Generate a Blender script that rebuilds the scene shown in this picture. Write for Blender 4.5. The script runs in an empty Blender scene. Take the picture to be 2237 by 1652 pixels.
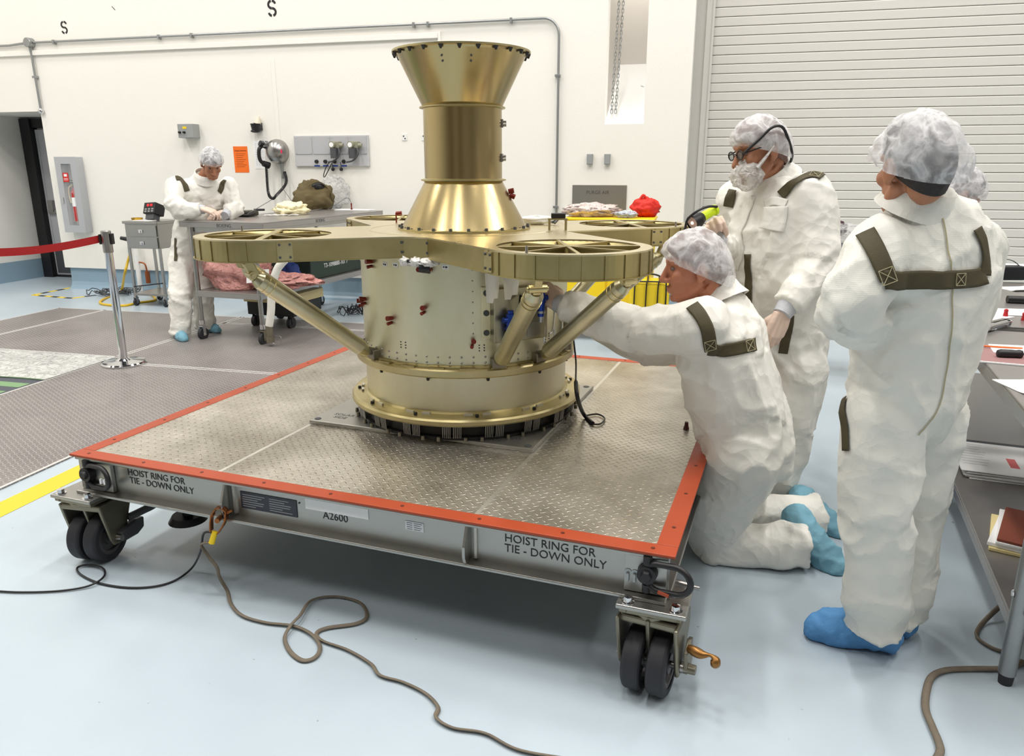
import bpy, bmesh, math, random
from mathutils import Vector, Matrix, noise
from mathutils.bvhtree import BVHTree

sc = bpy.context.scene
COL = sc.collection
R = math.radians
PI = math.pi
random.seed(7)

# ------------------------------------------------------------------ camera
EYE = 1.498                      # lens height in metres
FOC = 1643.6                     # focal length in pixels of the 2237 px wide frame
PITCH = 0.2703
cam_d = bpy.data.cameras.new('camera')
cam_d.sensor_width = 36.0
cam_d.lens = FOC / 2237.0 * 36.0
cam_d.clip_end = 200
cam = bpy.data.objects.new('camera', cam_d)
COL.objects.link(cam)
cam.location = (0, 0, EYE)
cam.rotation_euler = (PI / 2 - PITCH, 0, 0)
sc.camera = cam

# ------------------------------------------------------------------ world, lamps, exposure
sc.view_settings.view_transform = 'Standard'
sc.view_settings.look = 'None'
sc.view_settings.gamma = 1.0
sc.view_settings.exposure = -0.24
wd = bpy.data.worlds.new('world')
sc.world = wd
wd.use_nodes = True
wd.node_tree.nodes['Background'].inputs[0].default_value = (0.96, 0.98, 1.0, 1)
wd.node_tree.nodes['Background'].inputs[1].default_value = 0.05

WALL_YAW = -0.2439
WALL_D = 8.14
W1 = Vector((math.cos(WALL_YAW), math.sin(WALL_YAW), 0))
WN = Vector((-math.sin(WALL_YAW), math.cos(WALL_YAW), 0))
MW = Matrix.Translation(WN * WALL_D) @ Matrix.Rotation(WALL_YAW, 4, 'Z')   # wall frame: x along, y into wall


def lamp(loc, size, power, col=(1, 0.97, 0.92)):
    l = bpy.data.lights.new('high_bay_or_fill_lamp', 'AREA')
    l.shape = 'RECTANGLE'
    l.size, l.size_y = size
    l.energy = power
    l.color = col
    o = bpy.data.objects.new('high_bay_or_fill_lamp', l)
    COL.objects.link(o)
    o.location = MW @ Vector(loc)
    o.rotation_euler = (0, 0, WALL_YAW)
    return o


for ly, pw in ((-1.9, 122), (-4.7, 138), (-6.7, 140), (-10.5, 92)):
    for lx in (-8.5, -4.6, -0.9, 2.8, 6.6):
        lamp((lx, ly, 8.0), (0.35, 1.2), pw)


# ------------------------------------------------------------------ where things stand
def _ray(x, y):
    u, v = (x - 1118.5) / FOC, -(y - 826.0) / FOC
    c, s = math.cos(PITCH), math.sin(PITCH)
    return Vector((u, c + v * s, -s + v * c))


def G(x, y, z=0.0):              # the point of the horizontal level z seen there
    d = _ray(x, y)
    return Vector((0, 0, EYE)) + d * ((z - EYE) / d.z)


def U(x, y, dist):               # the point at distance dist (world y) seen there
    d = _ray(x, y)
    return Vector((0, 0, EYE)) + d * (dist / d.y)


def WL(x, y, off=0.0):           # wall frame coordinates (along, into, up)
    d = _ray(x, y)
    o = Vector((0, 0, EYE))
    p = o + d * ((WALL_D + off - o.dot(WN)) / d.dot(WN))
    return Vector((p.dot(W1), off, p.z))


# ------------------------------------------------------------------ mesh helper
I4 = Matrix.Identity(4)
XF = {}


class MB:
    def __init__(s, M=None):
        s.M = M or I4
        s.v, s.f, s.mi, s.sm = [], [], [], []
        s.m = 0

    def add(s, vs, fs, smooth=False):
        b = len(s.v)
        s.v += [s.M @ Vector(v) for v in vs]
        for f in fs:
            s.f.append([b + i for i in f])
            s.mi.append(s.m)
            s.sm.append(smooth)
        return s

    def box(s, x0, x1, y0, y1, z0, z1, X=None):
        vs = [(x, y, z) for x in (x0, x1) for y in (y0, y1) for z in (z0, z1)]
        if X is not None:
            vs = [X @ Vector(v) for v in vs]
        return s.add(vs, [(0, 1, 3, 2), (4, 6, 7, 5), (0, 4, 5, 1), (2, 3, 7, 6), (0, 2, 6, 4), (1, 5, 7, 3)])

    def bar(s, a, b, w, h, up=(0, 0, 1)):      # rectangular bar from a to b
        a, b = Vector(a), Vector(b)
        t = (b - a).normalized()
        up = Vector(up)
        if abs(t.dot(up)) > .98:
            up = Vector((1, 0, 0))
        sx = t.cross(up).normalized()
        sz = sx.cross(t)
        vs = [p + sx * (i * w / 2) + sz * (j * h / 2) for p in (a, b) for i, j in ((-1, -1), (1, -1), (1, 1), (-1, 1))]
        return s.add(vs, [(3, 2, 1, 0), (4, 5, 6, 7), (0, 1, 5, 4), (1, 2, 6, 5), (2, 3, 7, 6), (3, 0, 4, 7)])

    def cyl(s, a, b, r, r2=None, n=20, cap=True):
        a, b = Vector(a), Vector(b)
        r2 = r if r2 is None else r2
        t = (b - a).normalized()
        q = Vector((0, 0, 1)) if abs(t.z) < .9 else Vector((1, 0, 0))
        e = t.cross(q).normalized()
        g = t.cross(e)
        ring = [e * math.cos(2 * PI * i / n) + g * math.sin(2 * PI * i / n) for i in range(n)]
        s.add([a + d * r for d in ring] + [b + d * r2 for d in ring],
              [(i, (i + 1) % n, n + (i + 1) % n, n + i)[::-1] for i in range(n)], True)
        if cap:
            s.add([a + d * r for d in ring], [tuple(range(n))])
            s.add([b + d * r2 for d in ring], [tuple(range(n))[::-1]])
        return s

    def tube(s, pts, r, n=8, closed=False, flat=None):
        P = [Vector(p) for p in pts]
        k = len(P)
        rs = r if isinstance(r, (list, tuple)) else [r] * k
        T = []
        for i in range(k):
            a = P[(i - 1) % k] if (closed or i > 0) else P[i]
            b = P[(i + 1) % k] if (closed or i < k - 1) else P[i]
            T.append((b - a).normalized() if (b - a).length > 1e-9 else Vector((0, 0, 1)))
        q = Vector((0, 0, 1)) if abs(T[0].z) < .9 else Vector((1, 0, 0))
        e = T[0].cross(q).normalized()
        vs = []
        for i in range(k):
            e = (e - T[i] * e.dot(T[i]))
            e = e.normalized() if e.length > 1e-6 else T[i].orthogonal().normalized()
            g = T[i].cross(e)
            fx, fy = flat or (1, 1)
            for j in range(n):
                a = 2 * PI * j / n
                vs.append(P[i] + (e * math.cos(a) * fx + g * math.sin(a) * fy) * rs[i])
        fs = []
        for i in range(k if closed else k - 1):
            for j in range(n):
                a, b = i * n + j, i * n + (j + 1) % n
                c, d = ((i + 1) % k) * n + (j + 1) % n, ((i + 1) % k) * n + j
                fs.append((a, b, c, d))
        s.add(vs, fs, True)
        if not closed:
            s.add(vs[:n], [tuple(range(n))[::-1]])
            s.add(vs[-n:], [tuple(range(n))])
        return s

    def lathe(s, prof, c=(0, 0, 0), n=64, soft=False, X=None):
        c = Vector(c)
        segs = [prof] if soft else [prof[i:i + 2] for i in range(len(prof) - 1)]
        for sg in segs:
            vs, fs = [], []
            for r, z in sg:
                for i in range(n):
                    a = 2 * PI * i / n
                    p = Vector((r * math.cos(a), r * math.sin(a), z))
                    if X is not None:
                        p = X @ p
                    vs.append(c + p)
            for j in range(len(sg) - 1):
                for i in range(n):
                    k = (i + 1) % n
                    fs.append((j * n + i, j * n + k, (j + 1) * n + k, (j + 1) * n + i))
            s.add(vs, fs, True)
        return s

    def ball(s, c, r, nu=16, nv=10, X=None):
        c = Vector(c)
        r = Vector((r, r, r)) if isinstance(r, (int, float)) else Vector(r)
        vs, fs = [], []
        for j in range(nv + 1):
            t = PI * j / nv
            for i in range(nu):
                a = 2 * PI * i / nu
                p = Vector((r.x * math.sin(t) * math.cos(a), r.y * math.sin(t) * math.sin(a), r.z * math.cos(t)))
                if X is not None:
                    p = X @ p
                vs.append(c + p)
        for j in range(nv):
            for i in range(nu):
                k = (i + 1) % nu
                fs.append((j * nu + i, (j + 1) * nu + i, (j + 1) * nu + k, j * nu + k))
        return s.add(vs, fs, True)

    def prism(s, poly, z0, z1, X=None):
        n = len(poly)
        vs = [(p[0], p[1], z0) for p in poly] + [(p[0], p[1], z1) for p in poly]
        if X is not None:
            vs = [X @ Vector(v) for v in vs]
        return s.add(vs, [tuple(range(n))[::-1], tuple(range(n, 2 * n))] +
                     [(i, (i + 1) % n, n + (i + 1) % n, n + i) for i in range(n)])

    def strip(s, poly, z0, z1, th, closed=True, smooth=False):   # a wall following a 2d line, th to its left
        n = len(poly)
        P = [Vector((p[0], p[1])) for p in poly]
        O = []
        for i in range(n):
            a = P[(i - 1) % n] if (closed or i) else P[i]
            b = P[(i + 1) % n] if (closed or i < n - 1) else P[i]
            t = (b - a).normalized()
            O.append(P[i] + Vector((-t.y, t.x)) * th)
        vs = []
        for p, o in zip(P, O):
            vs += [(p.x, p.y, z0), (p.x, p.y, z1), (o.x, o.y, z1), (o.x, o.y, z0)]
        fs = []
        for i in range(n if closed else n - 1):
            a, b = 4 * i, 4 * ((i + 1) % n)
            for q in range(4):
                fs.append((a + q, b + q, b + (q + 1) % 4, a + (q + 1) % 4))
        if not closed:
            fs += [(0, 1, 2, 3), (4 * n - 1, 4 * n - 2, 4 * n - 3, 4 * n - 4)]
        return s.add(vs, fs, smooth)

    def grid(s, fn, nu, nv, th=0.0):
        vs = [Vector(fn(i / nu, j / nv)) for j in range(nv + 1) for i in range(nu + 1)]
        w = nu + 1
        fs = [(j * w + i, j * w + i + 1, (j + 1) * w + i + 1, (j + 1) * w + i) for j in range(nv) for i in range(nu)]
        s.add(vs, fs, True)
        if th:
            s.add([v - Vector((0, 0, th)) for v in vs], [f[::-1] for f in fs], True)
            e = [i for i in range(w)] + [j * w + nu for j in range(1, nv + 1)] + [nv * w + i for i in range(nu - 1, -1, -1)] + [j * w for j in range(nv - 1, 0, -1)]
            k = len(e)
            s.add([vs[i] for i in e] + [vs[i] - Vector((0, 0, th)) for i in e],
                  [(i, k + i, k + (i + 1) % k, (i + 1) % k) for i in range(k)])
        return s

    def merge(s, me, X=None, smooth=None):
        b = len(s.v)
        for v in me.vertices:
            s.v.append(s.M @ (X @ v.co if X is not None else v.co))
        for p in me.polygons:
            s.f.append([b + i for i in p.vertices])
            s.mi.append(s.m)
            s.sm.append(p.use_smooth if smooth is None else smooth)
        return s

    def build(s, name, mats, parent=None, bevel=0.0, seg=2, sub=0):
        if not isinstance(mats, (list, tuple)):
            mats = [mats]
        me = bpy.data.meshes.new(name)
        if parent is not None:
            inv = XF[parent.name].inverted()
            org = Vector((0, 0, 0))
            vs = [inv @ v for v in s.v]
        else:
            xs, ys, zs = zip(*s.v)
            org = Vector(((min(xs) + max(xs)) / 2, (min(ys) + max(ys)) / 2, min(zs)))
            vs = [v - org for v in s.v]
        me.from_pydata(vs, [], s.f)
        for m in mats:
            me.materials.append(m)
        me.polygons.foreach_set('material_index', s.mi)
        me.polygons.foreach_set('use_smooth', s.sm)
        me.update()
        o = bpy.data.objects.new(name, me)
        COL.objects.link(o)
        if parent is not None:
            o.parent = parent
            XF[o.name] = XF[parent.name]
        else:
            o.location = org
            XF[o.name] = Matrix.Translation(org)
        if bevel:
            bv = o.modifiers.new('bevel', 'BEVEL')
            bv.width = bevel
            bv.segments = seg
            bv.limit_method = 'ANGLE'
            bv.angle_limit = R(40)
        if sub:
            sd = o.modifiers.new('subsurf', 'SUBSURF')
            sd.levels = sd.render_levels = sub
        return o


def tag(o, label, cat, group=None, kind=None):
    if label:
        o['label'] = label
    if cat:
        o['category'] = cat
    if group:
        o['group'] = group
    if kind:
        o['kind'] = kind
    return o


def thing(name, label, cat, M, group=None):
    if isinstance(M, (Vector, tuple)):
        M = Matrix.Translation(Vector(M))
    o = bpy.data.objects.new(name, None)
    o.empty_display_size = .1
    COL.objects.link(o)
    M = Matrix.LocRotScale(M.to_translation(), M.to_quaternion(), None)
    o.matrix_basis = M
    XF[o.name] = M.copy()
    return tag(o, label, cat, group)


def struct(o, kind='structure', label=None):
    o['kind'] = kind
    if label:
        o['label'] = label
    return o


def copy_thing(root, M, label=None, group=None):
    c = root.copy()
    COL.objects.link(c)
    c.matrix_basis = M
    XF[c.name] = M.copy()
    if label:
        c['label'] = label
    if group:
        c['group'] = group
    def rec(src, dst):
        for ch in list(src.children):
            d = ch.copy()
            COL.objects.link(d)
            d.parent = dst
            XF[d.name] = XF[dst.name]
            rec(ch, d)
    rec(root, c)
    return c


def evaluated(o):
    dg = bpy.context.evaluated_depsgraph_get()
    dg.update()
    return bpy.data.meshes.new_from_object(o.evaluated_get(dg))


def plate2d(loops, depth):           # filled outline with holes, centred on z=0, returned as mesh
    cu = bpy.data.curves.new('tmp', 'CURVE')
    cu.dimensions = '2D'
    cu.fill_mode = 'BOTH'
    cu.extrude = depth / 2
    for lp in loops:
        sp = cu.splines.new('POLY')
        sp.points.add(len(lp) - 1)
        for p, q in zip(sp.points, lp):
            p.co = (q[0], q[1], 0, 1)
        sp.use_cyclic_u = True
    o = bpy.data.objects.new('tmp', cu)
    COL.objects.link(o)
    me = evaluated(o)
    bpy.data.objects.remove(o)
    return me


def text_mesh(body, size, depth=.0012, align='LEFT', sx=1.0, space=1.0, off=0.0):
    cu = bpy.data.curves.new('tmp', 'FONT')
    cu.body = body
    cu.size = size
    cu.extrude = depth / 2
    cu.align_x = align
    cu.space_character = space
    cu.offset = off
    cu.resolution_u = 3
    o = bpy.data.objects.new('tmp', cu)
    o.scale = (sx, 1, 1)
    COL.objects.link(o)
    me = evaluated(o)
    bpy.data.objects.remove(o)
    for v in me.vertices:
        v.co.x *= sx
    return me


def frame(o, x, y=None, z=None):     # 4x4 with given axes (x kept, y made orthogonal)
    x = Vector(x).normalized()
    if y is not None:
        y = Vector(y)
        y = (y - x * y.dot(x)).normalized()
        z = x.cross(y)
    else:
        z = Vector(z)
        z = (z - x * z.dot(x)).normalized()
        y = z.cross(x)
    M = Matrix.Identity(4)
    for i in range(3):
        M[i][0], M[i][1], M[i][2], M[i][3] = x[i], y[i], z[i], o[i]
    return M


def spline(pts, n=8, closed=False):
    P = [Vector(p) for p in pts]
    k = len(P)
    out = []
    for i in range(k if closed else k - 1):
        g = (lambda j: P[j % k]) if closed else (lambda j: P[max(0, min(k - 1, j))])
        a, b, c, d = g(i - 1), g(i), g(i + 1), g(i + 2)
        for j in range(n):
            t = j / n
            out.append(.5 * ((2 * b) + (c - a) * t + (2 * a - 5 * b + 4 * c - d) * t * t + (3 * b - a - 3 * c + d) * t ** 3))
    if not closed:
        out.append(P[-1])
    return out


# ------------------------------------------------------------------ materials
def srgb(r, g, b):
    f = lambda c: (c / 255 / 12.92) if c / 255 <= .04045 else ((c / 255 + .055) / 1.055) ** 2.4
    return (f(r), f(g), f(b), 1)


class NT:
    def __init__(s, name):
        s.mat = bpy.data.materials.new(name)
        s.mat.use_nodes = True
        s.t = s.mat.node_tree
        s.b = s.t.nodes['Principled BSDF']
        s.out = s.t.nodes['Material Output']

    def n(s, typ, **kw):
        nd = s.t.nodes.new(typ)
        for k, v in kw.items():
            setattr(nd, k, v)
        return nd

    def l(s, a, b):
        s.t.links.new(a, b)

    def math(s, op, a, b=None, c=None):
        nd = s.n('ShaderNodeMath', operation=op)
        for i, q in enumerate((a, b, c)):
            if q is None:
                continue
            if isinstance(q, (int, float)):
                nd.inputs[i].default_value = q
            else:
                s.l(q, nd.inputs[i])
        return nd.outputs[0]


def pm(name, col, rough=.5, metal=0.0, var=0.0, vscale=6.0, bump=0.0, bscale=60.0, spec=None, stretch=None, rvar=0.0, coat=0.0, aniso=0.0, alpha=1.0):
    k = NT(name)
    b = k.b
    b.inputs['Roughness'].default_value = rough
    b.inputs['Metallic'].default_value = metal
    b.inputs['Base Color'].default_value = col
    if spec is not None:
        b.inputs['Specular IOR Level'].default_value = spec
    if coat:
        b.inputs['Coat Weight'].default_value = coat
        b.inputs['Coat Roughness'].default_value = .1
    if alpha < 1:
        b.inputs['Alpha'].default_value = alpha
    if aniso:
        b.inputs['Anisotropic'].default_value = aniso
        tg = k.n('ShaderNodeTangent', direction_type='RADIAL', axis='Z')
        k.l(tg.outputs[0], b.inputs['Tangent'])
    if var or bump or rvar:
        tc = k.n('ShaderNodeTexCoord')
        src = tc.outputs['Object']
        if stretch:
            mp = k.n('ShaderNodeMapping')
            mp.inputs['Scale'].default_value = stretch
            k.l(src, mp.inputs[0])
            src = mp.outputs[0]
        if var or rvar:
            nz = k.n('ShaderNodeTexNoise')
            nz.inputs['Scale'].default_value = vscale
            nz.inputs['Detail'].default_value = 5
            k.l(src, nz.inputs['Vector'])
        if var:
            mx = k.n('ShaderNodeMix', data_type='RGBA')
            mx.inputs['A'].default_value = tuple(c * (1 - var) for c in col[:3]) + (1,)
            mx.inputs['B'].default_value = tuple(min(1, c * (1 + var)) for c in col[:3]) + (1,)
            k.l(nz.outputs['Fac'], mx.inputs['Factor'])
            k.l(mx.outputs['Result'], b.inputs['Base Color'])
        if rvar:
            k.l(k.math('MULTIPLY_ADD', nz.outputs['Fac'], rvar * 2, rough - rvar), b.inputs['Roughness'])
        if bump:
            n2 = k.n('ShaderNodeTexNoise')
            n2.inputs['Scale'].default_value = bscale
            n2.inputs['Detail'].default_value = 3
            k.l(src, n2.inputs['Vector'])
            bp = k.n('ShaderNodeBump')
            bp.inputs['Strength'].default_value = 1
            bp.inputs['Distance'].default_value = bump
            k.l(n2.outputs['Fac'], bp.inputs['Height'])
            k.l(bp.outputs[0], b.inputs['Normal'])
    return k.mat


def tread_mat(name, c0, c1, cell, rough, metal, height=.0015, vscale=2.2, tint=None):
    """raised lozenge tread plate: lozenges lie alternately along x and along y"""
    k = NT(name)
    tc = k.n('ShaderNodeTexCoord')
    mp = k.n('ShaderNodeMapping')
    mp.inputs['Scale'].default_value = (1 / cell, 1 / cell, 1)
    mp.inputs['Rotation'].default_value = (0, 0, R(45))
    k.l(tc.outputs['Object'], mp.inputs[0])
    sp = k.n('ShaderNodeSeparateXYZ')
    k.l(mp.outputs[0], sp.inputs[0])
    fx, fy = k.math('FLOOR', sp.outputs[0]), k.math('FLOOR', sp.outputs[1])
    px = k.math('SUBTRACT', k.math('SUBTRACT', sp.outputs[0], fx), .5)
    py = k.math('SUBTRACT', k.math('SUBTRACT', sp.outputs[1], fy), .5)
    par = k.math('FLOORED_MODULO', k.math('ADD', fx, fy), 2.0)
    inv = k.math('SUBTRACT', 1.0, par)
    a = k.math('ADD', k.math('MULTIPLY', px, par), k.math('MULTIPLY', py, inv))
    b = k.math('ADD', k.math('MULTIPLY', py, par), k.math('MULTIPLY', px, inv))
    ea = k.math('POWER', k.math('ABSOLUTE', k.math('DIVIDE', a, .46)), 2.0)
    eb = k.math('POWER', k.math('ABSOLUTE', k.math('DIVIDE', b, .15)), 2.0)
    h = k.math('SUBTRACT', 1.0, k.math('ADD', ea, eb))
    hc = k.n('ShaderNodeClamp')
    k.l(h, hc.inputs[0])
    hs = k.math('POWER', hc.outputs[0], .5)
    bp = k.n('ShaderNodeBump')
    bp.inputs['Distance'].default_value = height
    k.l(hs, bp.inputs['Height'])
    k.l(bp.outputs[0], k.b.inputs['Normal'])
    nz = k.n('ShaderNodeTexNoise')
    nz.inputs['Scale'].default_value = vscale
    nz.inputs['Detail'].default_value = 6
    nz.inputs['Roughness'].default_value = .65
    k.l(tc.outputs['Object'], nz.inputs['Vector'])
    rp = k.n('ShaderNodeValToRGB')
    rp.color_ramp.elements[0].position = .36
    rp.color_ramp.elements[0].color = c0
    rp.color_ramp.elements[1].position = .66
    rp.color_ramp.elements[1].color = c1
    k.l(nz.outputs['Fac'], rp.inputs[0])
    col = rp.outputs[0]
    if tint:
        mx = k.n('ShaderNodeMix', data_type='RGBA')
        k.l(col, mx.inputs['A'])
        mx.inputs['B'].default_value = tint
        k.l(k.math('MULTIPLY', hs, .8), mx.inputs['Factor'])
        col = mx.outputs['Result']
    k.l(col, k.b.inputs['Base Color'])
    k.b.inputs['Metallic'].default_value = metal
    k.l(k.math('MULTIPLY_ADD', nz.outputs['Fac'], .25, rough - .12), k.b.inputs['Roughness'])
    return k.mat


def floor_mat():
    k = NT('floor_epoxy')
    tc = k.n('ShaderNodeTexCoord')
    n1 = k.n('ShaderNodeTexNoise')
    n1.inputs['Scale'].default_value = .9
    n1.inputs['Detail'].default_value = 7
    k.l(tc.outputs['Object'], n1.inputs['Vector'])
    rp = k.n('ShaderNodeValToRGB')
    rp.color_ramp.elements[0].position = .3
    rp.color_ramp.elements[0].color = srgb(168, 181, 191)
    rp.color_ramp.elements[1].position = .75
    rp.color_ramp.elements[1].color = srgb(184, 197, 206)
    k.l(n1.outputs['Fac'], rp.inputs[0])
    # scuffs: small dark dashes
    n2 = k.n('ShaderNodeTexNoise')
    n2.inputs['Scale'].default_value = 26
    n2.inputs['Detail'].default_value = 2
    k.l(tc.outputs['Object'], n2.inputs['Vector'])
    sc_ = k.n('ShaderNodeMapRange')
    sc_.inputs['From Min'].default_value = .755
    sc_.inputs['From Max'].default_value = .80
    k.l(n2.outputs['Fac'], sc_.inputs[0])
    mx = k.n('ShaderNodeMix', data_type='RGBA')
    k.l(rp.outputs[0], mx.inputs['A'])
    mx.inputs['B'].default_value = srgb(105, 110, 115)
    k.l(sc_.outputs[0], mx.inputs['Factor'])
    k.l(mx.outputs['Result'], k.b.inputs['Base Color'])
    k.b.inputs['Roughness'].default_value = .3
    k.b.inputs['Specular IOR Level'].default_value = .45
    n3 = k.n('ShaderNodeTexNoise')
    n3.inputs['Scale'].default_value = 45
    k.l(tc.outputs['Object'], n3.inputs['Vector'])
    bp = k.n('ShaderNodeBump')
    bp.inputs['Distance'].default_value = .0006
    k.l(n3.outputs['Fac'], bp.inputs['Height'])
    k.l(bp.outputs[0], k.b.inputs['Normal'])
    return k.mat


def cloth_mat(name, col, grid=0.0, wr=.004, rough=.5):
    """coverall cloth: flat crumple facets plus a faint woven grid"""
    k = NT(name)
    tc = k.n('ShaderNodeTexCoord')
    nz = k.n('ShaderNodeTexNoise')
    nz.inputs['Scale'].default_value = 5
    nz.inputs['Detail'].default_value = 2
    k.l(tc.outputs['Object'], nz.inputs['Vector'])
    va = k.n('ShaderNodeVectorMath', operation='MULTIPLY_ADD')
    va.inputs[1].default_value = (.16, .16, .16)
    k.l(nz.outputs['Color'], va.inputs[0])
    k.l(tc.outputs['Object'], va.inputs[2])
    hs = []
    for sc_, w in ((11, 1.0), (24, .45)):
        v = k.n('ShaderNodeTexVoronoi', feature='F1')
        v.inputs['Scale'].default_value = sc_
        k.l(va.outputs[0], v.inputs['Vector'])
        hs.append(k.math('MULTIPLY', v.outputs['Distance'], w))
    h = k.math('ADD', hs[0], hs[1])
    bp = k.n('ShaderNodeBump')
    bp.inputs['Distance'].default_value = wr
    k.l(h, bp.inputs['Height'])
    last = bp
    if grid:
        wv = []
        for ax in ('X', 'Z'):
            w = k.n('ShaderNodeTexWave', wave_type='BANDS', bands_direction=ax)
            w.inputs['Scale'].default_value = 62
            k.l(tc.outputs['Object'], w.inputs['Vector'])
            wv.append(k.math('POWER', w.outputs['Fac'], 6.0))
        g = k.math('MAXIMUM', wv[0], wv[1])
        b2 = k.n('ShaderNodeBump')
        b2.inputs['Distance'].default_value = grid
        k.l(g, b2.inputs['Height'])
        k.l(bp.outputs[0], b2.inputs['Normal'])
        last = b2
    k.l(last.outputs[0], k.b.inputs['Normal'])
    k.b.inputs['Base Color'].default_value = col
    k.b.inputs['Roughness'].default_value = rough
    k.b.inputs['Specular IOR Level'].default_value = .4
    return k.mat


def net_mat(name, dens=.24):
    """thin gathered non-woven cap: see-through film with dense white creases"""
    k = NT(name)
    tc = k.n('ShaderNodeTexCoord')
    nz = k.n('ShaderNodeTexNoise')
    nz.inputs['Scale'].default_value = 15
    nz.inputs['Detail'].default_value = 6
    nz.inputs['Distortion'].default_value = .7
    k.l(tc.outputs['Object'], nz.inputs['Vector'])
    rid = k.math('SUBTRACT', 1.0, k.math('ABSOLUTE', k.math('MULTIPLY_ADD', nz.outputs['Fac'], 5.5, -2.75)))
    cr = k.math('POWER', k.math('MAXIMUM', rid, 0.0), 1.6)
    fac = k.math('MINIMUM', k.math('MULTIPLY_ADD', cr, .42, dens), .95)
    tr = k.n('ShaderNodeBsdfTransparent')
    ms = k.n('ShaderNodeMixShader')
    k.b.inputs['Base Color'].default_value = (.86, .85, .87, 1)
    k.b.inputs['Roughness'].default_value = .5
    k.l(fac, ms.inputs[0])
    k.l(tr.outputs[0], ms.inputs[1])
    k.l(k.b.outputs[0], ms.inputs[2])
    k.l(ms.outputs[0], k.out.inputs[0])
    return k.mat


def film_mat(name, col, dens, rough=.12):
    """clear plastic film with glossy creases"""
    k = NT(name)
    tc = k.n('ShaderNodeTexCoord')
    nz = k.n('ShaderNodeTexNoise')
    nz.inputs['Scale'].default_value = 22
    nz.inputs['Detail'].default_value = 3
    nz.inputs['Distortion'].default_value = .8
    k.l(tc.outputs['Object'], nz.inputs['Vector'])
    rid = k.math('SUBTRACT', 1.0, k.math('ABSOLUTE', k.math('MULTIPLY_ADD', nz.outputs['Fac'], 6.0, -3.0)))
    cr = k.math('MAXIMUM', rid, 0.0)
    bp = k.n('ShaderNodeBump')
    bp.inputs['Distance'].default_value = .006
    k.l(cr, bp.inputs['Height'])
    k.l(bp.outputs[0], k.b.inputs['Normal'])
    k.b.inputs['Base Color'].default_value = col
    k.b.inputs['Roughness'].default_value = rough
    tr = k.n('ShaderNodeBsdfTransparent')
    tr.inputs[0].default_value = tuple(.5 + .5 * c for c in col[:3]) + (1,)
    ms = k.n('ShaderNodeMixShader')
    k.l(k.math('MINIMUM', k.math('MULTIPLY_ADD', cr, .3, dens), .97), ms.inputs[0])
    k.l(tr.outputs[0], ms.inputs[1])
    k.l(k.b.outputs[0], ms.inputs[2])
    k.l(ms.outputs[0], k.out.inputs[0])
    return k.mat


def iridite(name, col, col2, rough, aniso=0.0, streak=(1, 1, 1), vs=5.0, blot=.5):
    """chromate-treated aluminium: metal whose film drifts between two tints"""
    k = NT(name)
    tc = k.n('ShaderNodeTexCoord')
    mp = k.n('ShaderNodeMapping')
    mp.inputs['Scale'].default_value = streak
    k.l(tc.outputs['Object'], mp.inputs[0])
    nz = k.n('ShaderNodeTexNoise')
    nz.inputs['Scale'].default_value = vs
    nz.inputs['Detail'].default_value = 6
    nz.inputs['Roughness'].default_value = .6
    k.l(mp.outputs[0], nz.inputs['Vector'])
    rp = k.n('ShaderNodeValToRGB')
    rp.color_ramp.elements[0].position = .5 - blot * .4
    rp.color_ramp.elements[0].color = col
    rp.color_ramp.elements[1].position = .5 + blot * .4
    rp.color_ramp.elements[1].color = col2
    k.l(nz.outputs['Fac'], rp.inputs[0])
    k.l(rp.outputs[0], k.b.inputs['Base Color'])
    k.b.inputs['Metallic'].default_value = 1
    k.l(k.math('MULTIPLY_ADD', nz.outputs['Fac'], .12, rough - .06), k.b.inputs['Roughness'])
    if aniso:
        k.b.inputs['Anisotropic'].default_value = aniso
        tg = k.n('ShaderNodeTangent', direction_type='RADIAL', axis='Z')
        k.l(tg.outputs[0], k.b.inputs['Tangent'])
    return k.mat


M_floor = floor_mat()
M_wall = pm('wall_paint', srgb(236, 233, 226), .6, var=.015, vscale=.6, bump=.0008, bscale=60)
M_blue = pm('base_coving', srgb(140, 165, 182), .3, var=.04)
M_grey = pm('grey_paint', srgb(150, 152, 152), .45, var=.03)
M_dgrey = pm('dark_grey_paint', srgb(70, 72, 75), .5)
M_black = pm('black_paint', srgb(22, 21, 24), .45, var=.1)
M_rubber = pm('black_rubber', srgb(36, 36, 42), .6, var=.15, vscale=20)
M_alu = pm('mill_aluminium', srgb(168, 167, 162), .38, 1, var=.1, vscale=7, rvar=.08)
M_steel = pm('stainless_steel', srgb(165, 163, 160), .3, 1, var=.06, vscale=9, rvar=.06)
M_steeltop = pm('worn_steel_top', srgb(160, 156, 154), .33, .7, var=.08, vscale=4, rvar=.07)
M_chrome = pm('chrome', srgb(215, 215, 218), .08, 1)
M_zinc = pm('galvanised_steel', srgb(160, 162, 162), .4, .9, var=.08, vscale=30)
M_cast = pm('zinc_plated_casting', srgb(136, 130, 114), .42, .9, var=.15, vscale=12)
M_orange = pm('orange_paint', srgb(164, 64, 28), .5, var=.05, vscale=8)
M_yellow = pm('yellow_paint', srgb(242, 208, 24), .45, var=.03)
M_white = pm('white_enamel', srgb(232, 232, 230), .4)
M_paper = pm('white_paper', srgb(238, 238, 238), .8, var=.02, vscale=12)
M_deck = tread_mat('tread_plate_deck', srgb(160, 153, 140), srgb(208, 202, 191), .026, .30, .78, .0030, 2.0)
M_plate = tread_mat('tread_plate_floor', srgb(126, 120, 118), srgb(146, 140, 138), .028, .42, .35, .005, 1.2, srgb(206, 202, 200))
M_mast = iridite('gold_chromate_mast', srgb(176, 156, 110), srgb(190, 172, 128), .24, .6, (1, 1, .3), 3, 1.0)
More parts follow.
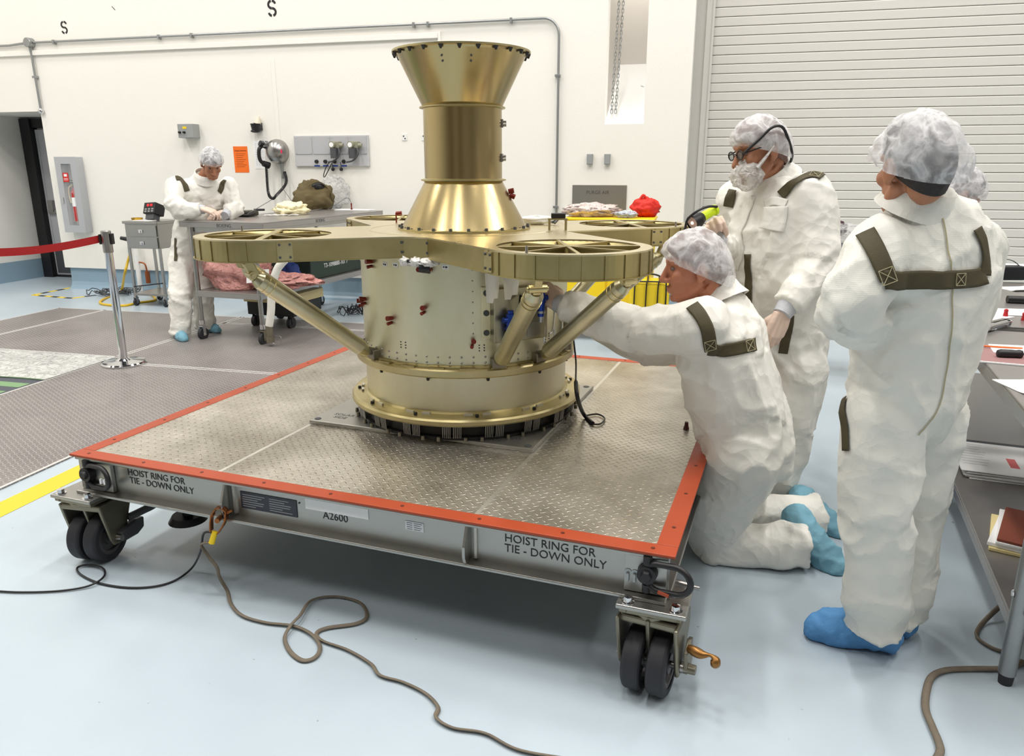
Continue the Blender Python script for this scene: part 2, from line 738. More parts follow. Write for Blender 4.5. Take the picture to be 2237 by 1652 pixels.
M_gold = iridite('gold_chromate', srgb(180, 166, 118), srgb(204, 192, 150), .38, 0, (1, 1, 1), 6, .6)
M_web = iridite('olive_chromate', srgb(160, 146, 100), srgb(184, 170, 124), .42, 0, (1, 1, 1), 7, .7)
M_body = iridite('pale_chromate', srgb(206, 198, 160), srgb(228, 224, 200), .42, 0, (1, 1, .5), 3.5, .6)
M_strut = iridite('strut_chromate', srgb(176, 170, 138), srgb(198, 192, 164), .36, 0, (1, 1, 1), 5, .5)
M_red = pm('red_anodised', srgb(120, 34, 22), .35, .3)
M_bluean = pm('blue_anodised', srgb(30, 62, 150), .3, .6)
M_suit = cloth_mat('coverall_cloth', srgb(230, 228, 221), 0, .008)
M_suitg = cloth_mat('coverall_grid_cloth', srgb(226, 225, 217), .00016, .008)
M_cuff = pm('grey_knit', srgb(190, 192, 198), .9, bump=.002, bscale=120)
M_glove = pm('latex_glove', srgb(222, 196, 180), .5, bump=.0012, bscale=90)
M_shoe = pm('blue_shoe_cover', srgb(84, 142, 196), .75, var=.06, vscale=10, bump=.004, bscale=34)
M_shoe2 = pm('pale_blue_shoe_cover', srgb(118, 168, 188), .75, var=.06, vscale=10, bump=.004, bscale=34)
M_strap = pm('olive_webbing', srgb(72, 64, 40), .7, var=.08, vscale=30, bump=.0008, bscale=300)
M_thread = pm('cream_thread', srgb(170, 162, 130), .8)
M_skin = pm('tanned_skin', srgb(176, 112, 84), .5, var=.08, vscale=30, bump=.0006, bscale=160)
M_skin2 = pm('olive_skin', srgb(166, 112, 82), .5, var=.08, vscale=30, bump=.0006, bscale=160)
M_hair = pm('dark_hair', srgb(34, 28, 26), .6, bump=.004, bscale=90)
M_hairg = pm('grey_brown_hair', srgb(112, 82, 72), .6, bump=.004, bscale=90)
M_net = net_mat('hair_net')
M_film = film_mat('clear_film', (.9, .9, .9, 1), .12)
M_pink = film_mat('pink_film', (.85, .42, .38, 1), .62, .25)
M_eye = pm('eye_shaded', srgb(112, 92, 82), .3)  # eyeball coloured brown to imitate the shade in the eye sockets
M_clear = film_mat('milky_film', (.93, .92, .9, 1), .45)

# ================================================================== the room
RX = Matrix.Rotation(PI / 2, 4, 'X')          # lays an xy outline upright (x, z)


def wrect(a, b, zoff=0):
    return a.x, b.x


s_cor = WL(1507, 240).x
z_alc = WL(60, 244).z
nL, nR, nB = WL(1321, 271).x, WL(1406, 271).x, WL(1360, 271).z
S_LEFT = -9.22
S_ALC = -8.03

fl = MB()
fl.grid(lambda u, v: (-14 + 28 * u, -9 + 22 * v, 0), 8, 8)
struct(fl.build('floor', M_floor), label='pale blue grey epoxy floor')

w = MB(MW)
me = plate2d([[(S_ALC, .27), (s_cor, .27), (s_cor, 6.2), (S_LEFT, 6.2), (S_LEFT, z_alc), (S_ALC, z_alc)],
              [(nL, nB), (nL, 4.6), (nR, 4.6), (nR, nB)]], .16)
w.merge(me, Matrix.Translation((0, .08, 0)) @ RX)
w.box(s_cor - .16, s_cor, .16, .62, 0, 6.2)
w.box(S_LEFT, S_ALC, .16, .95, z_alc, z_alc + .1)
w.box(S_LEFT, S_ALC + .6, .93, 1.05, 0, z_alc)
wall_back = struct(w.build('wall_back', M_wall), label='white painted back wall')

b = MB(MW)
b.box(S_ALC + .045, s_cor - .01, .035, .16, 0, .275)
b.prism([(.035, .0), (-.03, .0), (-.012, .008), (.004, .02), (.02, .045), (.035, .09)], S_ALC + .045, s_cor - .01,
        Matrix(((0, 0, 1, 0), (1, 0, 0, 0), (0, 1, 0, 0), (0, 0, 0, 1))))
struct(b.build('baseboard_back', M_blue), label='blue coved base under the white wall')

# niche high in the wall
n = MB(MW)
n.box(nL - .06, nL, .16, 1.3, nB - .05, 4.6)
n.box(nR, nR + .06, .16, 1.3, nB - .05, 4.6)
n.box(nL - .06, nR + .06, 1.24, 1.3, nB, 4.6)
n.m = 1
n.add([(nL, .004, nB), (nR, .004, nB), (nR, 1.24, nB + .72), (nL, 1.24, nB + .72), (nL, 1.24, nB - .05), (nR, 1.24, nB - .05), (nL, .17, nB - .05), (nR, .17, nB - .05)],
      [(0, 1, 2, 3), (3, 2, 5, 4)])
niche_fill = lamp(((nL + nR) / 2, .75, 4.3), (.3, .5), 14)  # unseen fill lamp added inside the niche to brighten its sloping sill
struct(n.build('window_1', [pm('niche_paint', srgb(216, 212, 206), .6), M_white]), label='tall recessed niche with a sloping white sill')

w = MB(MW)
w.box(S_LEFT - .2, S_LEFT, -16, .95, 0.27, 6.2)
struct(w.build('wall_left', M_wall))
b = MB(MW)
b.box(S_LEFT - .19, S_LEFT + .004, -16, .93, 0, .27)
struct(b.build('baseboard_left', M_blue))
w = MB(MW)
w.box(9.0, 9.2, -16, 1.0, 0, 6.2)
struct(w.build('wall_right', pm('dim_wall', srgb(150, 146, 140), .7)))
w = MB(MW)
w.box(S_LEFT - .2, 9.2, -16.2, -16, 0, 6.2)
w.m = 1
w.box(-6.4, -2.6, -16.01, -15.95, 0, 5.0)
w.box(-.4, 2.2, -16.01, -15.95, 0, 5.0)
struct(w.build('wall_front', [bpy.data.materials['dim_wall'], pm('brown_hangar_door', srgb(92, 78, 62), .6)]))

# alcove door
d = thing('door_1', 'grey metal door in a black frame at the back of the alcove', 'door', MW @ Matrix.Translation((-8.7, .9, 0)))
d['kind'] = 'structure'
f = MB(MW)
f.box(S_LEFT + .01, S_LEFT + .17, .80, .93, 0, z_alc - .02)
f.box(S_LEFT + .17, S_ALC, .84, .93, z_alc - .14, z_alc - .02)
f.box(S_LEFT + .17, S_ALC + .3, .86, .93, 0, .03)
f.build('door_frame', M_black, d, .004)
f = MB(MW)
f.box(S_LEFT + .17, S_ALC + .35, .88, .93, .03, z_alc - .16)
f.box(S_LEFT + .19, S_LEFT + .21, .872, .88, .05, z_alc - .2)
f.build('door_leaf', pm('door_grey', srgb(176, 176, 180), .45), d, .003)
f = MB(MW)
f.box(S_LEFT + .2, S_ALC + .3, .87, .88, .06, .42)
f.build('kick_plate', M_dgrey, d)
f = MB(MW)
f.box(S_LEFT + .22, S_ALC + .2, .84, .87, .9, .95)
f.box(S_LEFT + .24, S_LEFT + .32, .83, .88, .92, 1.08)
f.build('push_bar', M_steel, d, .004)

# roll-up door
dd = .56
sd0 = WL(1546, 240, dd).x
k = MB(MW)
zz = 0.02
p = .0905
while zz < 5.6:
    k.add([(sd0, dd, zz + .002), (sd0, dd - .006, zz + .006), (sd0, dd - .009, zz + p - .012), (sd0, dd - .004, zz + p - .004), (sd0, dd + .012, zz + p - .002), (sd0, dd + .012, zz + p + .004),
           (8.9, dd, zz + .002), (8.9, dd - .006, zz + .006), (8.9, dd - .009, zz + p - .012), (8.9, dd - .004, zz + p - .004), (8.9, dd + .012, zz + p - .002), (8.9, dd + .012, zz + p + .004)],
          [(i, i + 1, i + 7, i + 6)[::-1] for i in range(5)])
    zz += p
door2 = struct(k.build('door_2', pm('roll_door_paint', srgb(212, 209, 202), .45, var=.015)), label='pale grey ribbed roll-up door')
t = MB(MW)
t.box(s_cor, s_cor + .10, .5, .64, 0, 5.8)
t.box(s_cor + .10, sd0 + .004, .47, .64, 0, 5.8)
t.box(sd0 - .012, sd0 + .012, .46, .56, 0, 5.8)
struct(t.build('trim_1', pm('guide_rail_paint', srgb(205, 202, 196), .45), bevel=.003), label='pale guide rail of the roll-up door')
h = MB(MW)
h.box(s_cor, 9.0, .02, .64, 5.4, 6.2)
h.build('trim_2', M_wall)['kind'] = 'structure'

# raised trim panel line and stencilled letters on the wall (parts of the wall)
t = MB(MW)
a, c = WL(0, 119), WL(957, 66)
c.z = a.z = (a.z + c.z) / 2
t.box(S_LEFT, c.x, -.03, 0, a.z - .055, a.z)
t.box(c.x, c.x + .03, -.02, 0, 1.9, a.z + .01)
t.box(WL(593, 160).x, WL(593, 160).x + .05, -.006, 0, .3, WL(593, 128).z)
struct(t.build('trim_3', M_wall, bevel=.003), label='white raceway strip along the wall')


def stencil_s(px, py, h, ang=0):
    c = WL(px, py, -.002)
    st = MB(MW)
    wdt, th = h * .56, h * .17
    arcs = []
    r = h * .25
    for cx, cz, a0, a1 in ((0, h * .25, 10, 85), (0, h * .25, 100, 268), (0, -h * .25, 88, -75), (0, -h * .25, -100, -170)):
        pts = [(cx + wdt / 2 * math.cos(R(a0 + (a1 - a0) * i / 12)), cz + r * math.sin(R(a0 + (a1 - a0) * i / 12))) for i in range(13)]
        arcs.append(pts)
    for pts in arcs:
        vs, fs = [], []
        for i, q in enumerate(pts):
            q0 = Vector(pts[max(0, i - 1)])
            q1 = Vector(pts[min(len(pts) - 1, i + 1)])
            tt = (q1 - q0).normalized()
            nn = Vector((-tt.y, tt.x)) * th / 2
            for sg in (1, -1):
                vs.append((c.x + q[0] + nn.x * sg, -.002, c.z + q[1] + nn.y * sg))
        for i in range(len(pts) - 1):
            fs.append((2 * i, 2 * i + 1, 2 * i + 3, 2 * i + 2))
        st.add(vs, fs)
    st.build('stencil_letter', M_black, wall_back)


stencil_s(140, 60, .125)
stencil_s(594, 18, .15)
scf = MB(MW)
c = WL(248, 18)
scf.bar((c.x - .02, -.001, c.z + .02), (c.x + .02, -.001, c.z - .02), .002, .008)
scf.build('wall_scuff', M_dgrey, wall_back)


def wl(x, y, off=0.0):
    return WL(x, y, off)


def wthing(name, label, cat, px, py, group=None):
    p = wl(px, py)
    return thing(name, label, cat, MW @ Matrix.Translation((p.x, 0, p.z)), group)


def bolts(mb, pts, r=.004, h=.004, axis=(0, -1, 0)):
    for q in pts:
        q = Vector(q)
        mb.cyl(q, q + Vector(axis) * h, r, r * .8, 8)


# ---- conduits
zc = (wl(140, 98).z + wl(1100, 37).z) / 2
xj, xb = wl(70, 100).x, wl(1222, 100).x
cd = thing('conduit_pipe', 'long grey conduit pipe running over the wall and bending down at right', 'pipe', MW @ Matrix.Translation((xb, 0, 1.0)))
m_ = MB(MW)
rb = .16
arc = [(xb - rb + rb * math.sin(a), -.03, zc - rb + rb * math.cos(a)) for a in [PI / 2 * i / 8 for i in range(9)]]
m_.tube([(xj + .06, -.03, zc)] + arc + [(xb, -.03, .5)], .0135, 10)
m_.build('pipe', M_zinc, cd)
for px in (117, 348, 420, 906, 937, 1118):
    q = wl(px, 60)
    m_ = MB(MW)
    m_.box(q.x - .012, q.x + .012, -.048, 0, zc - .03, zc + .02)
    m_.build('clip', M_zinc, cd, .002)
for py in (166, 452):
    z = wl(1218, py).z
    m_ = MB(MW)
    m_.box(xb - .035, xb + .02, -.048, 0, z - .012, z + .012)
    m_.build('clip', M_zinc, cd, .002)
jb = thing('junction_box', 'round grey junction box on the conduit above the alcove', 'box', MW @ Matrix.Translation((xj, 0, zc)))
m_ = MB(MW)
m_.cyl((xj, 0, zc), (xj, -.07, zc), .058, .054, 24)
m_.cyl((xj, -.07, zc), (xj, -.076, zc), .05, .046, 24)
m_.build('body', M_zinc, jb, .004)
m_ = MB(MW)
for a in (0.8, 3.9):
    bolts(m_, [(xj + .035 * math.cos(a), -.076, zc + .035 * math.sin(a))], .006)
m_.build('cover_screw', M_steel, jb)
cl_ = thing('conduit_pipe', 'short conduit pipe hanging from the round box down to the alcove corner', 'pipe', MW @ Matrix.Translation((xj, 0, z_alc)))
m_ = MB(MW)
m_.tube([(xj, -.03, zc - .04), (xj + .01, -.03, z_alc + .02)], .014, 10)
m_.cyl((xj, -.03, zc - .05), (xj, -.03, zc - .11), .02, .016, 12)
m_.box(xj - .03, xj + .03, -.045, 0, z_alc + .38, z_alc + .405)
m_.build('pipe', M_zinc, cl_)
m_ = MB(MW)
m_.ball((xj + .01, -.03, z_alc - .0), (.035, .035, .038))
m_.build('end_bulb', M_chrome, cl_)
c2 = MB(MW)
c2.tube([(S_LEFT, -.03, zc - .02), (xj - .3, -.03, zc - .02), (xj - .05, -.03, zc)], .0135, 10)
tag(c2.build('conduit_pipe', M_zinc), 'grey conduit pipe entering the round box from the left', 'pipe')

# ---- grey control box, beacon, notices
o = wthing('control_box', 'grey control box with yellow label and two switches', 'box', 420, 302)
a, c = wl(401, 272), wl(438, 302)
m_ = MB(MW)
m_.box(a.x, c.x, -.12, 0, c.z, a.z)
m_.build('box', M_grey, o, .006)
m_ = MB(MW)
m_.box(a.x + .07, a.x + .12, -.122, -.12, a.z - .055, a.z - .03)
m_.build('label_plate', M_yellow, o)
for dx in (.03, .09):
    m_ = MB(MW)
    m_.cyl((a.x + dx, -.12, a.z - .095), (a.x + dx, -.145, a.z - .095), .014, .012, 14)
    m_.build('switch', M_black, o)
o = wthing('alarm_beacon', 'black alarm beacon with pale cone above the orange notice', 'alarm', 565, 288)
a = wl(565, 275)
m_ = MB(MW)
m_.cyl((a.x, -.06, a.z - .06), (a.x, -.06, a.z + .02), .045, .06, 20)
m_.ball((a.x - .01, -.06, a.z - .06), (.055, .05, .02))
m_.box(a.x - .03, a.x + .05, -.05, 0, a.z - .05, a.z + .03)
m_.build('horn', M_black, o)
m_ = MB(MW)
m_.cyl((a.x + .01, -.04, a.z + .02), (a.x + .03, -.03, a.z + .10), .045, .012, 20)
m_.build('cone', pm('ivory_plastic', srgb(214, 206, 188), .5), o)


def text_wall(mb, body, x, z, size, off=-.004, align='LEFT', sx=1.0, space=1.0):
    mb.merge(text_mesh(body, size, .0006, align, sx, space), Matrix.Translation((x, off, z)) @ RX)


o = wthing('notice', 'orange printed notice taped on the wall', 'notice', 527, 377)
a, c = wl(509, 320), wl(545, 377)
m_ = MB(MW)
m_.box(a.x, c.x, -.003, 0, c.z, a.z)
m_.build('sheet', pm('orange_paper', srgb(240, 112, 24), .7), o)
m_ = MB(MW)
ww = c.x - a.x
text_wall(m_, 'Emergency Instructions', (a.x + c.x) / 2, a.z - .055, .026, align='CENTER', sx=.62)
for i in range(8):
    zz = a.z - .085 - i * .021
    m_.box(a.x + .03, c.x - .03 - .02 * (i * 7 % 3), -.0036, -.003, zz, zz + .004)
m_.build('print', pm('brown_ink', srgb(120, 50, 10), .8), o)
o = wthing('notice', 'white printed list on the wall behind the telephone', 'notice', 566, 369)
a, c = wl(553, 308), wl(582, 369)
m_ = MB(MW)
m_.box(a.x, c.x, -.003, 0, c.z, a.z)
m_.build('sheet', M_paper, o)
m_ = MB(MW)
for i in range(13):
    zz = a.z - .035 - i * .0195
    m_.box(a.x + .02, a.x + .035, -.0036, -.003, zz, zz + .004)
    m_.box(a.x + .05, c.x - .02 - .015 * (i * 5 % 4), -.0036, -.003, zz, zz + .003)
m_.build('print', pm('grey_ink', srgb(150, 152, 165), .8), o)

# ---- wall telephone
o = wthing('wall_telephone', 'silver wall telephone with black handset and coiled cord', 'telephone', 605, 360)
a, c = wl(585, 306), wl(629, 357)
cx, cz = (a.x + c.x) / 2 + .02, (a.z + c.z) / 2
m_ = MB(MW)
for y0, sx_, sz_ in ((0, .12, .13), (-.06, .115, .125), (-.12, .085, .10), (-.15, .05, .06)):
    pass
pr = [(.125, 0), (.128, -.05), (.118, -.10), (.085, -.15), (.04, -.17), (0, -.172)]
m_.lathe(pr, (cx, 0, cz), 32, True, Matrix(((1, 0, 0, 0), (0, 0, 1, 0), (0, 1.08, 0, 0), (0, 0, 0, 1))))
m_.build('housing', M_steel, o)
m_ = MB(MW)
m_.cyl((cx - .10, -.12, cz + .10), (cx - .115, -.155, cz + .105), .055, .05, 20)
m_.build('ear_dish', M_chrome, o)
hs = MB(MW)
hs.tube(spline([(cx - .125, -.13, cz + .07), (cx - .155, -.17, cz + .02), (cx - .155, -.17, cz - .09), (cx - .115, -.13, cz - .15)], 6), .021, 10)
hs.cyl((cx - .10, -.10, cz + .06), (cx - .14, -.17, cz + .09), .036, .033, 16)
hs.cyl((cx - .085, -.10, cz - .155), (cx - .125, -.16, cz - .13), .038, .033, 16)
hs.build('handset', M_black, o)
m_ = MB(MW)
m_.box(cx + .07, cx + .105, -.135, -.115, cz - .02, cz + .02)
m_.build('sticker', pm('pink_sticker', srgb(240, 40, 90), .5), o)
m_ = MB(MW)
m_.tube([(cx + .03, -.03, cz - .12), (cx + .04, -.03, cz - .30)], .02, 10)
m_.build('stem', M_zinc, o)


def coil(pts, r, rad, turns, n=None):
    P = spline(pts, 24)
    L = [0]
    for i in range(1, len(P)):
        L.append(L[-1] + (P[i] - P[i - 1]).length)
    N = turns * 9
    out = []
    j = 0
    for i in range(N + 1):
        s_ = L[-1] * i / N
        while j < len(L) - 2 and L[j + 1] < s_:
            j += 1
        q = P[j].lerp(P[j + 1], (s_ - L[j]) / max(1e-6, L[j + 1] - L[j]))
        t_ = (P[j + 1] - P[j]).normalized()
        e = t_.cross(Vector((0, 1, 0))).normalized()
        g = t_.cross(e)
        an = 2 * PI * turns * i / N
        out.append(q + (e * math.cos(an) + g * math.sin(an)) * r)
    return out, rad


m_ = MB(MW)
zt = 1.16
pts, rad = coil([(cx - .10, -.14, cz - .16), (cx - .09, -.16, cz - .45), (cx - .02, -.2, zt + .02), (cx + .03, -.2, zt + .05), (cx + .10, -.08, cz - .35), (cx + .07, -.04, cz - .22)], .013, .005, 62)
m_.tube(pts, rad, 5)
m_.build('coiled_cord', M_black, o)

# ---- connector panel
o = wthing('connector_panel', 'long grey wall panel with two cable connectors and blue tags', 'panel', 726, 363)
a, c = wl(644, 297), wl(809, 363)
m_ = MB(MW)
m_.box(a.x, c.x, -.03, 0, c.z, a.z)
m_.build('panel', pm('panel_grey', srgb(188, 188, 190), .45), o, .003)
W_ = c.x - a.x
for i in range(4):
    m_ = MB(MW)
    x0 = a.x + .01 + i * W_ * .245
    m_.box(x0 + .004, x0 + W_ * .235, -.036, -.03, c.z + .13, a.z - .01)
    bolts(m_, [(x0 + .02, -.036, c.z + .145), (x0 + .02, -.036, a.z - .025), (x0 + W_ * .22, -.036, c.z + .145), (x0 + W_ * .22, -.036, a.z - .025)], .005)
    m_.build('cover_plate', pm('panel_plate', srgb(178, 178, 182), .45) if i == 0 else bpy.data.materials['panel_plate'], o, .002)
for px in (739, 779):
    q = wl(px, 318)
    m_ = MB(MW)
    m_.box(q.x - .055, q.x + .06, -.10, -.036, q.z - .03, q.z + .04)
    m_.cyl((q.x - .02, -.10, q.z + .005), (q.x - .02, -.13, q.z + .005), .04, .036, 20)
    m_.cyl((q.x + .06, -.08, q.z), (q.x + .10, -.08, q.z), .025, .02, 14)
    sk = m_.build('socket_box', pm('olive_grey', srgb(140, 138, 118), .5), o, .005)
    m_ = MB(MW)
    m_.cyl((q.x - .01, -.09, q.z - .03), (q.x - .01, -.09, q.z - .14), .04, .044, 18)
    m_.tube(spline([(q.x + .05, -.11, q.z - .03), (q.x + .07, -.12, q.z - .09), (q.x, -.10, q.z - .16), (q.x - .10, -.07, q.z - .18)], 6), .009, 8)
    m_.build('plug', M_dgrey, o)
    m_ = MB(MW)
    m_.cyl((q.x - .02, -.131, q.z + .005), (q.x - .02, -.134, q.z + .005), .026, None, 16)
    m_.build('dial_face', M_paper, o)
for i, px in enumerate((695, 714, 734, 754)):
    q = wl(px, 353)
    m_ = MB(MW)
    m_.cyl((q.x, -.03, q.z), (q.x, -.055, q.z), .022, .018, 14)
    m_.build('jack', M_black, o)
    m_ = MB(MW)
    m_.box(q.x - .035, q.x + .035, -.032, -.03, q.z - .055, q.z - .04)
    m_.build('tag_strip', M_bluean, o)
for px in (730, 748):
    q = wl(px, 370)
    m_ = MB(MW)
    m_.ball((q.x, -.03, q.z), .02)
    m_.tube([(q.x, -.03, q.z), (q.x, -.04, q.z + .08)], .003, 6)
    m_.build('dust_cap', M_black, o)
q = wl(714, 353)
m_ = MB(MW)
m_.tube(spline([(q.x + .08, -.06, q.z), (q.x + .03, -.07, q.z - .05), (q.x - .02, -.06, q.z - .15), (q.x - .0, -.06, q.z - .16), (q.x + .09, -.06, q.z - .02)], 6), .005, 6)
m_.build('loop_wire', M_black, o)

for px, lb in ((884, 'small white wall outlet left of the golden mast, farther one'), (927, 'small white wall outlet touching the golden mast edge')):
    o = wthing('wall_outlet', lb, 'outlet', px, 305)
    q = wl(px, 300)
    m_ = MB(MW)
    m_.box(q.x - .028, q.x + .028, -.008, 0, q.z - .035, q.z + .035)
    m_.build('plate', M_white, o, .002)
    m_ = MB(MW)
    m_.cyl((q.x - .008, -.008, q.z + .012), (q.x - .008, -.011, q.z + .012), .008, None, 10)
    m_.cyl((q.x + .008, -.008, q.z - .014), (q.x + .008, -.011, q.z - .014), .008, None, 10)
    m_.build('socket', M_dgrey, o)
for px, lb in ((1290, 'left of two small grey boxes above the purge air plate'), (1328, 'right of two small grey boxes above the purge air plate')):
    q = wl(px, 348)
    m_ = MB(MW)
    m_.box(q.x - .033, q.x + .028, -.05, 0, q.z - .052, q.z + .052)
    m_.box(q.x - .03, q.x + .025, -.054, -.05, q.z - .048, q.z + .048)
    tag(m_.build('switch_box', M_grey, bevel=.004), lb, 'box', 'grey boxes above the purge air plate')
o = wthing('purge_air_plate', 'brushed steel plate lettered PURGE AIR on the wall', 'plate', 1308, 480)
a, c = wl(1251, 404), wl(1366, 500)
m_ = MB(MW)
m_.box(a.x, c.x, -.012, 0, .75, a.z)
m_.build('plate', pm('dull_steel', srgb(150, 147, 142), .42, .8, var=.04), o, .002)
m_ = MB(MW)
tq = wl(1306, 424)
text_wall(m_, 'PURGE AIR', tq.x, tq.z, .05, -.0135, 'CENTER')
m_.build('lettering', M_dgrey, o)

# ---- chain in the niche
ch = MB()
c0, c1 = MW @ WL(1354, -20, .25), MW @ WL(1336, 247, .10)
sdv = W1 * .045
for st in (0, 1):
    p0, p1 = c0 + sdv * st, c1 + sdv * st * .9
    N = 34
    for i in range(N):
        t0, t1 = (i - .18) / N, (i + 1.18) / N
        a_, b_ = p0.lerp(p1, t0), p0.lerp(p1, t1)
        ax = (b_ - a_).normalized()
        side = (ax.cross(WN) if i % 2 else ax.cross(W1)).normalized()
        mid, hl, hw = (a_ + b_) / 2, (b_ - a_).length / 2, .011
        lp = []
        for q in range(12):
            an = 2 * PI * q / 12
            lp.append(mid + ax * (hl - hw) * (1 if math.cos(an) > 0 else -1) * min(1, abs(math.cos(an)) * 3) + ax * hw * math.cos(an) + side * hw * math.sin(an))
        ch.tube(lp, .0038, 5, True)
tag(ch.build('hoist_chain', M_zinc), 'doubled steel hoist chain hanging in the tall niche', 'chain')
hk = MB(MW)
q = WL(1394, 192, .8)
hk.tube(spline([(q.x, .85, q.z), (q.x + .04, .75, q.z + .01), (nR - .01, .7, q.z - .05)], 5), .008, 6)
tag(hk.build('wall_hook', M_grey), 'small grey hook on the sloping niche sill', 'hook')

# ---- fire extinguisher cabinet
o = wthing('extinguisher_cabinet', 'grey glazed fire extinguisher cabinet in the wall', 'cabinet', 170, 508)
a, c = wl(134, 343), wl(204, 507)
x0, x1, z0, z1 = a.x, c.x - .0, c.z, a.z
fr = .085
m_ = MB(MW)
me = plate2d([[(x0, z0), (x1, z0), (x1, z1), (x0, z1)], [(x0 + fr, z0 + fr), (x0 + fr, z1 - fr), (x1 - fr, z1 - fr), (x1 - fr, z0 + fr)]], .12)
m_.merge(me, Matrix.Translation((0, -.06, 0)) @ RX)
m_.build('frame', pm('cabinet_grey', srgb(172, 174, 178), .45), o, .006)
m_ = MB(MW)
m_.box(x0 + fr, x1 - fr, -.012, -.004, z0 + fr, z1 - fr)
m_.build('back_panel', pm('cabinet_inside', srgb(205, 202, 196), .5), o)
m_ = MB(MW)
m_.box(x0 + fr, x1 - fr, -.112, -.109, z0 + fr, z1 - fr)
m_.build('glass_pane', pm('cabinet_glass', (.8, .85, .87, 1), .04, alpha=.13), o)
m_ = MB(MW)
m_.box(x0 + .09, x0 + .17, -.116, -.112, z1 - .30, z1 - .19)
m_.build('warning_label', pm('label_red', srgb(205, 40, 34), .5), o)
m_ = MB(MW)
m_.box(x0 + .108, x0 + .152, -.1175, -.116, z1 - .235, z1 - .205)
m_.box(x0 + .10, x0 + .16, -.1175, -.116, z1 - .262, z1 - .257)
m_.box(x0 + .10, x0 + .16, -.1175, -.116, z1 - .278, z1 - .273)
m_.build('label_print', M_paper, o)
m_ = MB(MW)
m_.box(x0 + .045, x0 + .06, -.135, -.12, z0 + .36, z0 + .43)
m_.build('latch', M_chrome, o, .003)
ex = thing('fire_extinguisher', 'red fire extinguisher inside the grey wall cabinet', 'fire extinguisher', MW @ Matrix.Translation(((x0 + x1) / 2 + .03, -.06, z0 + .16)))
ex_x, ez = (x0 + x1) / 2 + .03, z0 + .14
m_ = MB(MW)
m_.lathe([(0, ez), (.053, ez), (.053, ez + .34), (.04, ez + .375), (.022, ez + .40), (.016, ez + .42), (0, ez + .42)], (ex_x, -.06, 0), 28, False)
m_.build('cylinder', pm('extinguisher_red', srgb(178, 22, 24), .3), ex)
m_ = MB(MW)
m_.lathe([(.0535, ez + .18), (.0535, ez + .29)], (ex_x, -.06, 0), 28)
m_.build('band_label', M_paper, ex)
m_ = MB(MW)
m_.cyl((ex_x, -.06, ez + .41), (ex_x, -.06, ez + .46), .018, .015, 12)
m_.box(ex_x - .07, ex_x + .03, -.07, -.05, ez + .46, ez + .475)
m_.box(ex_x - .06, ex_x + .03, -.068, -.052, ez + .49, ez + .50)
m_.build('valve_handle', M_black, ex, .002)
m_ = MB(MW)
m_.tube(spline([(ex_x - .02, -.07, ez + .44), (ex_x - .07, -.08, ez + .40), (ex_x - .075, -.08, ez + .28), (ex_x - .06, -.08, ez + .22)], 6), .011, 8)
m_.build('hose', pm('hose_cream', srgb(200, 180, 150), .6), ex)

# ================================================================== floor plates, stripes, pit
SA, SB, SC, SE = -6.93, -6.33, -4.62, -3.22
plates = [((SA, SB, -7.5, -1.28), 'leftmost narrow strip of grey tread plate set in the floor'),
          ((SB + .008, SC - .008, -3.08, -1.28), 'grey tread plate behind the stanchion toward the drawer cabinet'),
          ((SC + .008, -2.85, -3.24 + .008, -1.62), 'grey tread plate under the steel work table'),
          ((SC + .008, SE, -7.5, -3.24 - .008), 'large near grey tread plate along the cart'),
          ((SC + .008, -2.85, -1.6, -1.28), 'narrow grey tread plate strip at the far floor edge')]
MWf = MW
for (x0, x1, y0, y1), lb in plates:
    m_ = MB(MW)
    m_.box(x0, x1, y0, y1, .0005, .008)
    if lb.startswith('large near'):
        m_.box(x1 - .001, -2.85, -4.98, y1, .0005, .0079)
    m_.m = 1
    big = lb.startswith('large near')
    for (xa, xb_, ya, yb) in ((x0, x1, y0, y0 + .018), (x0, -2.85 if big else x1, y1 - .018, y1), (x0, x0 + .018, y0, y1), (x1 - .018, x1, y0, -4.98 if big else y1)):
        m_.box(xa, xb_, ya, yb, .006, .0092)
    tag(m_.build('floor_plate', [M_plate, pm('plate_edge', srgb(206, 203, 200), .45, .2) if 'plate_edge' not in bpy.data.materials else bpy.data.materials['plate_edge']]),
        lb, 'floor plate', 'tread plates over the floor trench')

# uncovered stretch of trench: dark mat with green bars, and the crumpled plastic over it
px0, px1 = SB + .01, SC - .01
m_ = MB(MW)
m_.box(px0, px1, -7.5, -3.1, .0005, .004)
mat_ = m_.build('striped_mat', pm('mat_dark', srgb(72, 76, 84), .7))
tag(mat_, 'dark floor mat with green bars at the left photo edge', 'mat')
for i in range(9):
    m_ = MB(MW)
    yy = -3.70 - i * .20
    m_.box(px0, px1 - .02, yy - .10, yy, .004, .0052)
    m_.build('green_bar', pm('mat_green', srgb(116, 150, 108), .7) if i == 0 else bpy.data.materials['mat_green'], mat_)
m_ = MB(MW)


def film_sheet(u, v):
    x = px0 - .0 + (px1 - px0 + .03) * u
    y = -3.1 - .72 * v + .05 * noise.noise(Vector((x * 2, 1, 0)))
    q = noise.noise(Vector((x * 3, y * 5, 2))) + .6 * noise.noise(Vector((x * 9, y * 14, 5)))
    return (x, y, .016 + max(0, .022 + .022 * q) * min(1, 6 * v, 6 * (1 - v), 8 * u, 8 * (1 - u)))


m_.grid(film_sheet, 70, 40)
tag(m_.build('plastic_sheet', film_mat('floor_film', (.85, .85, .82, 1), .5, .15)), 'crumpled clear plastic sheet on the floor by the stanchion', 'plastic sheet')
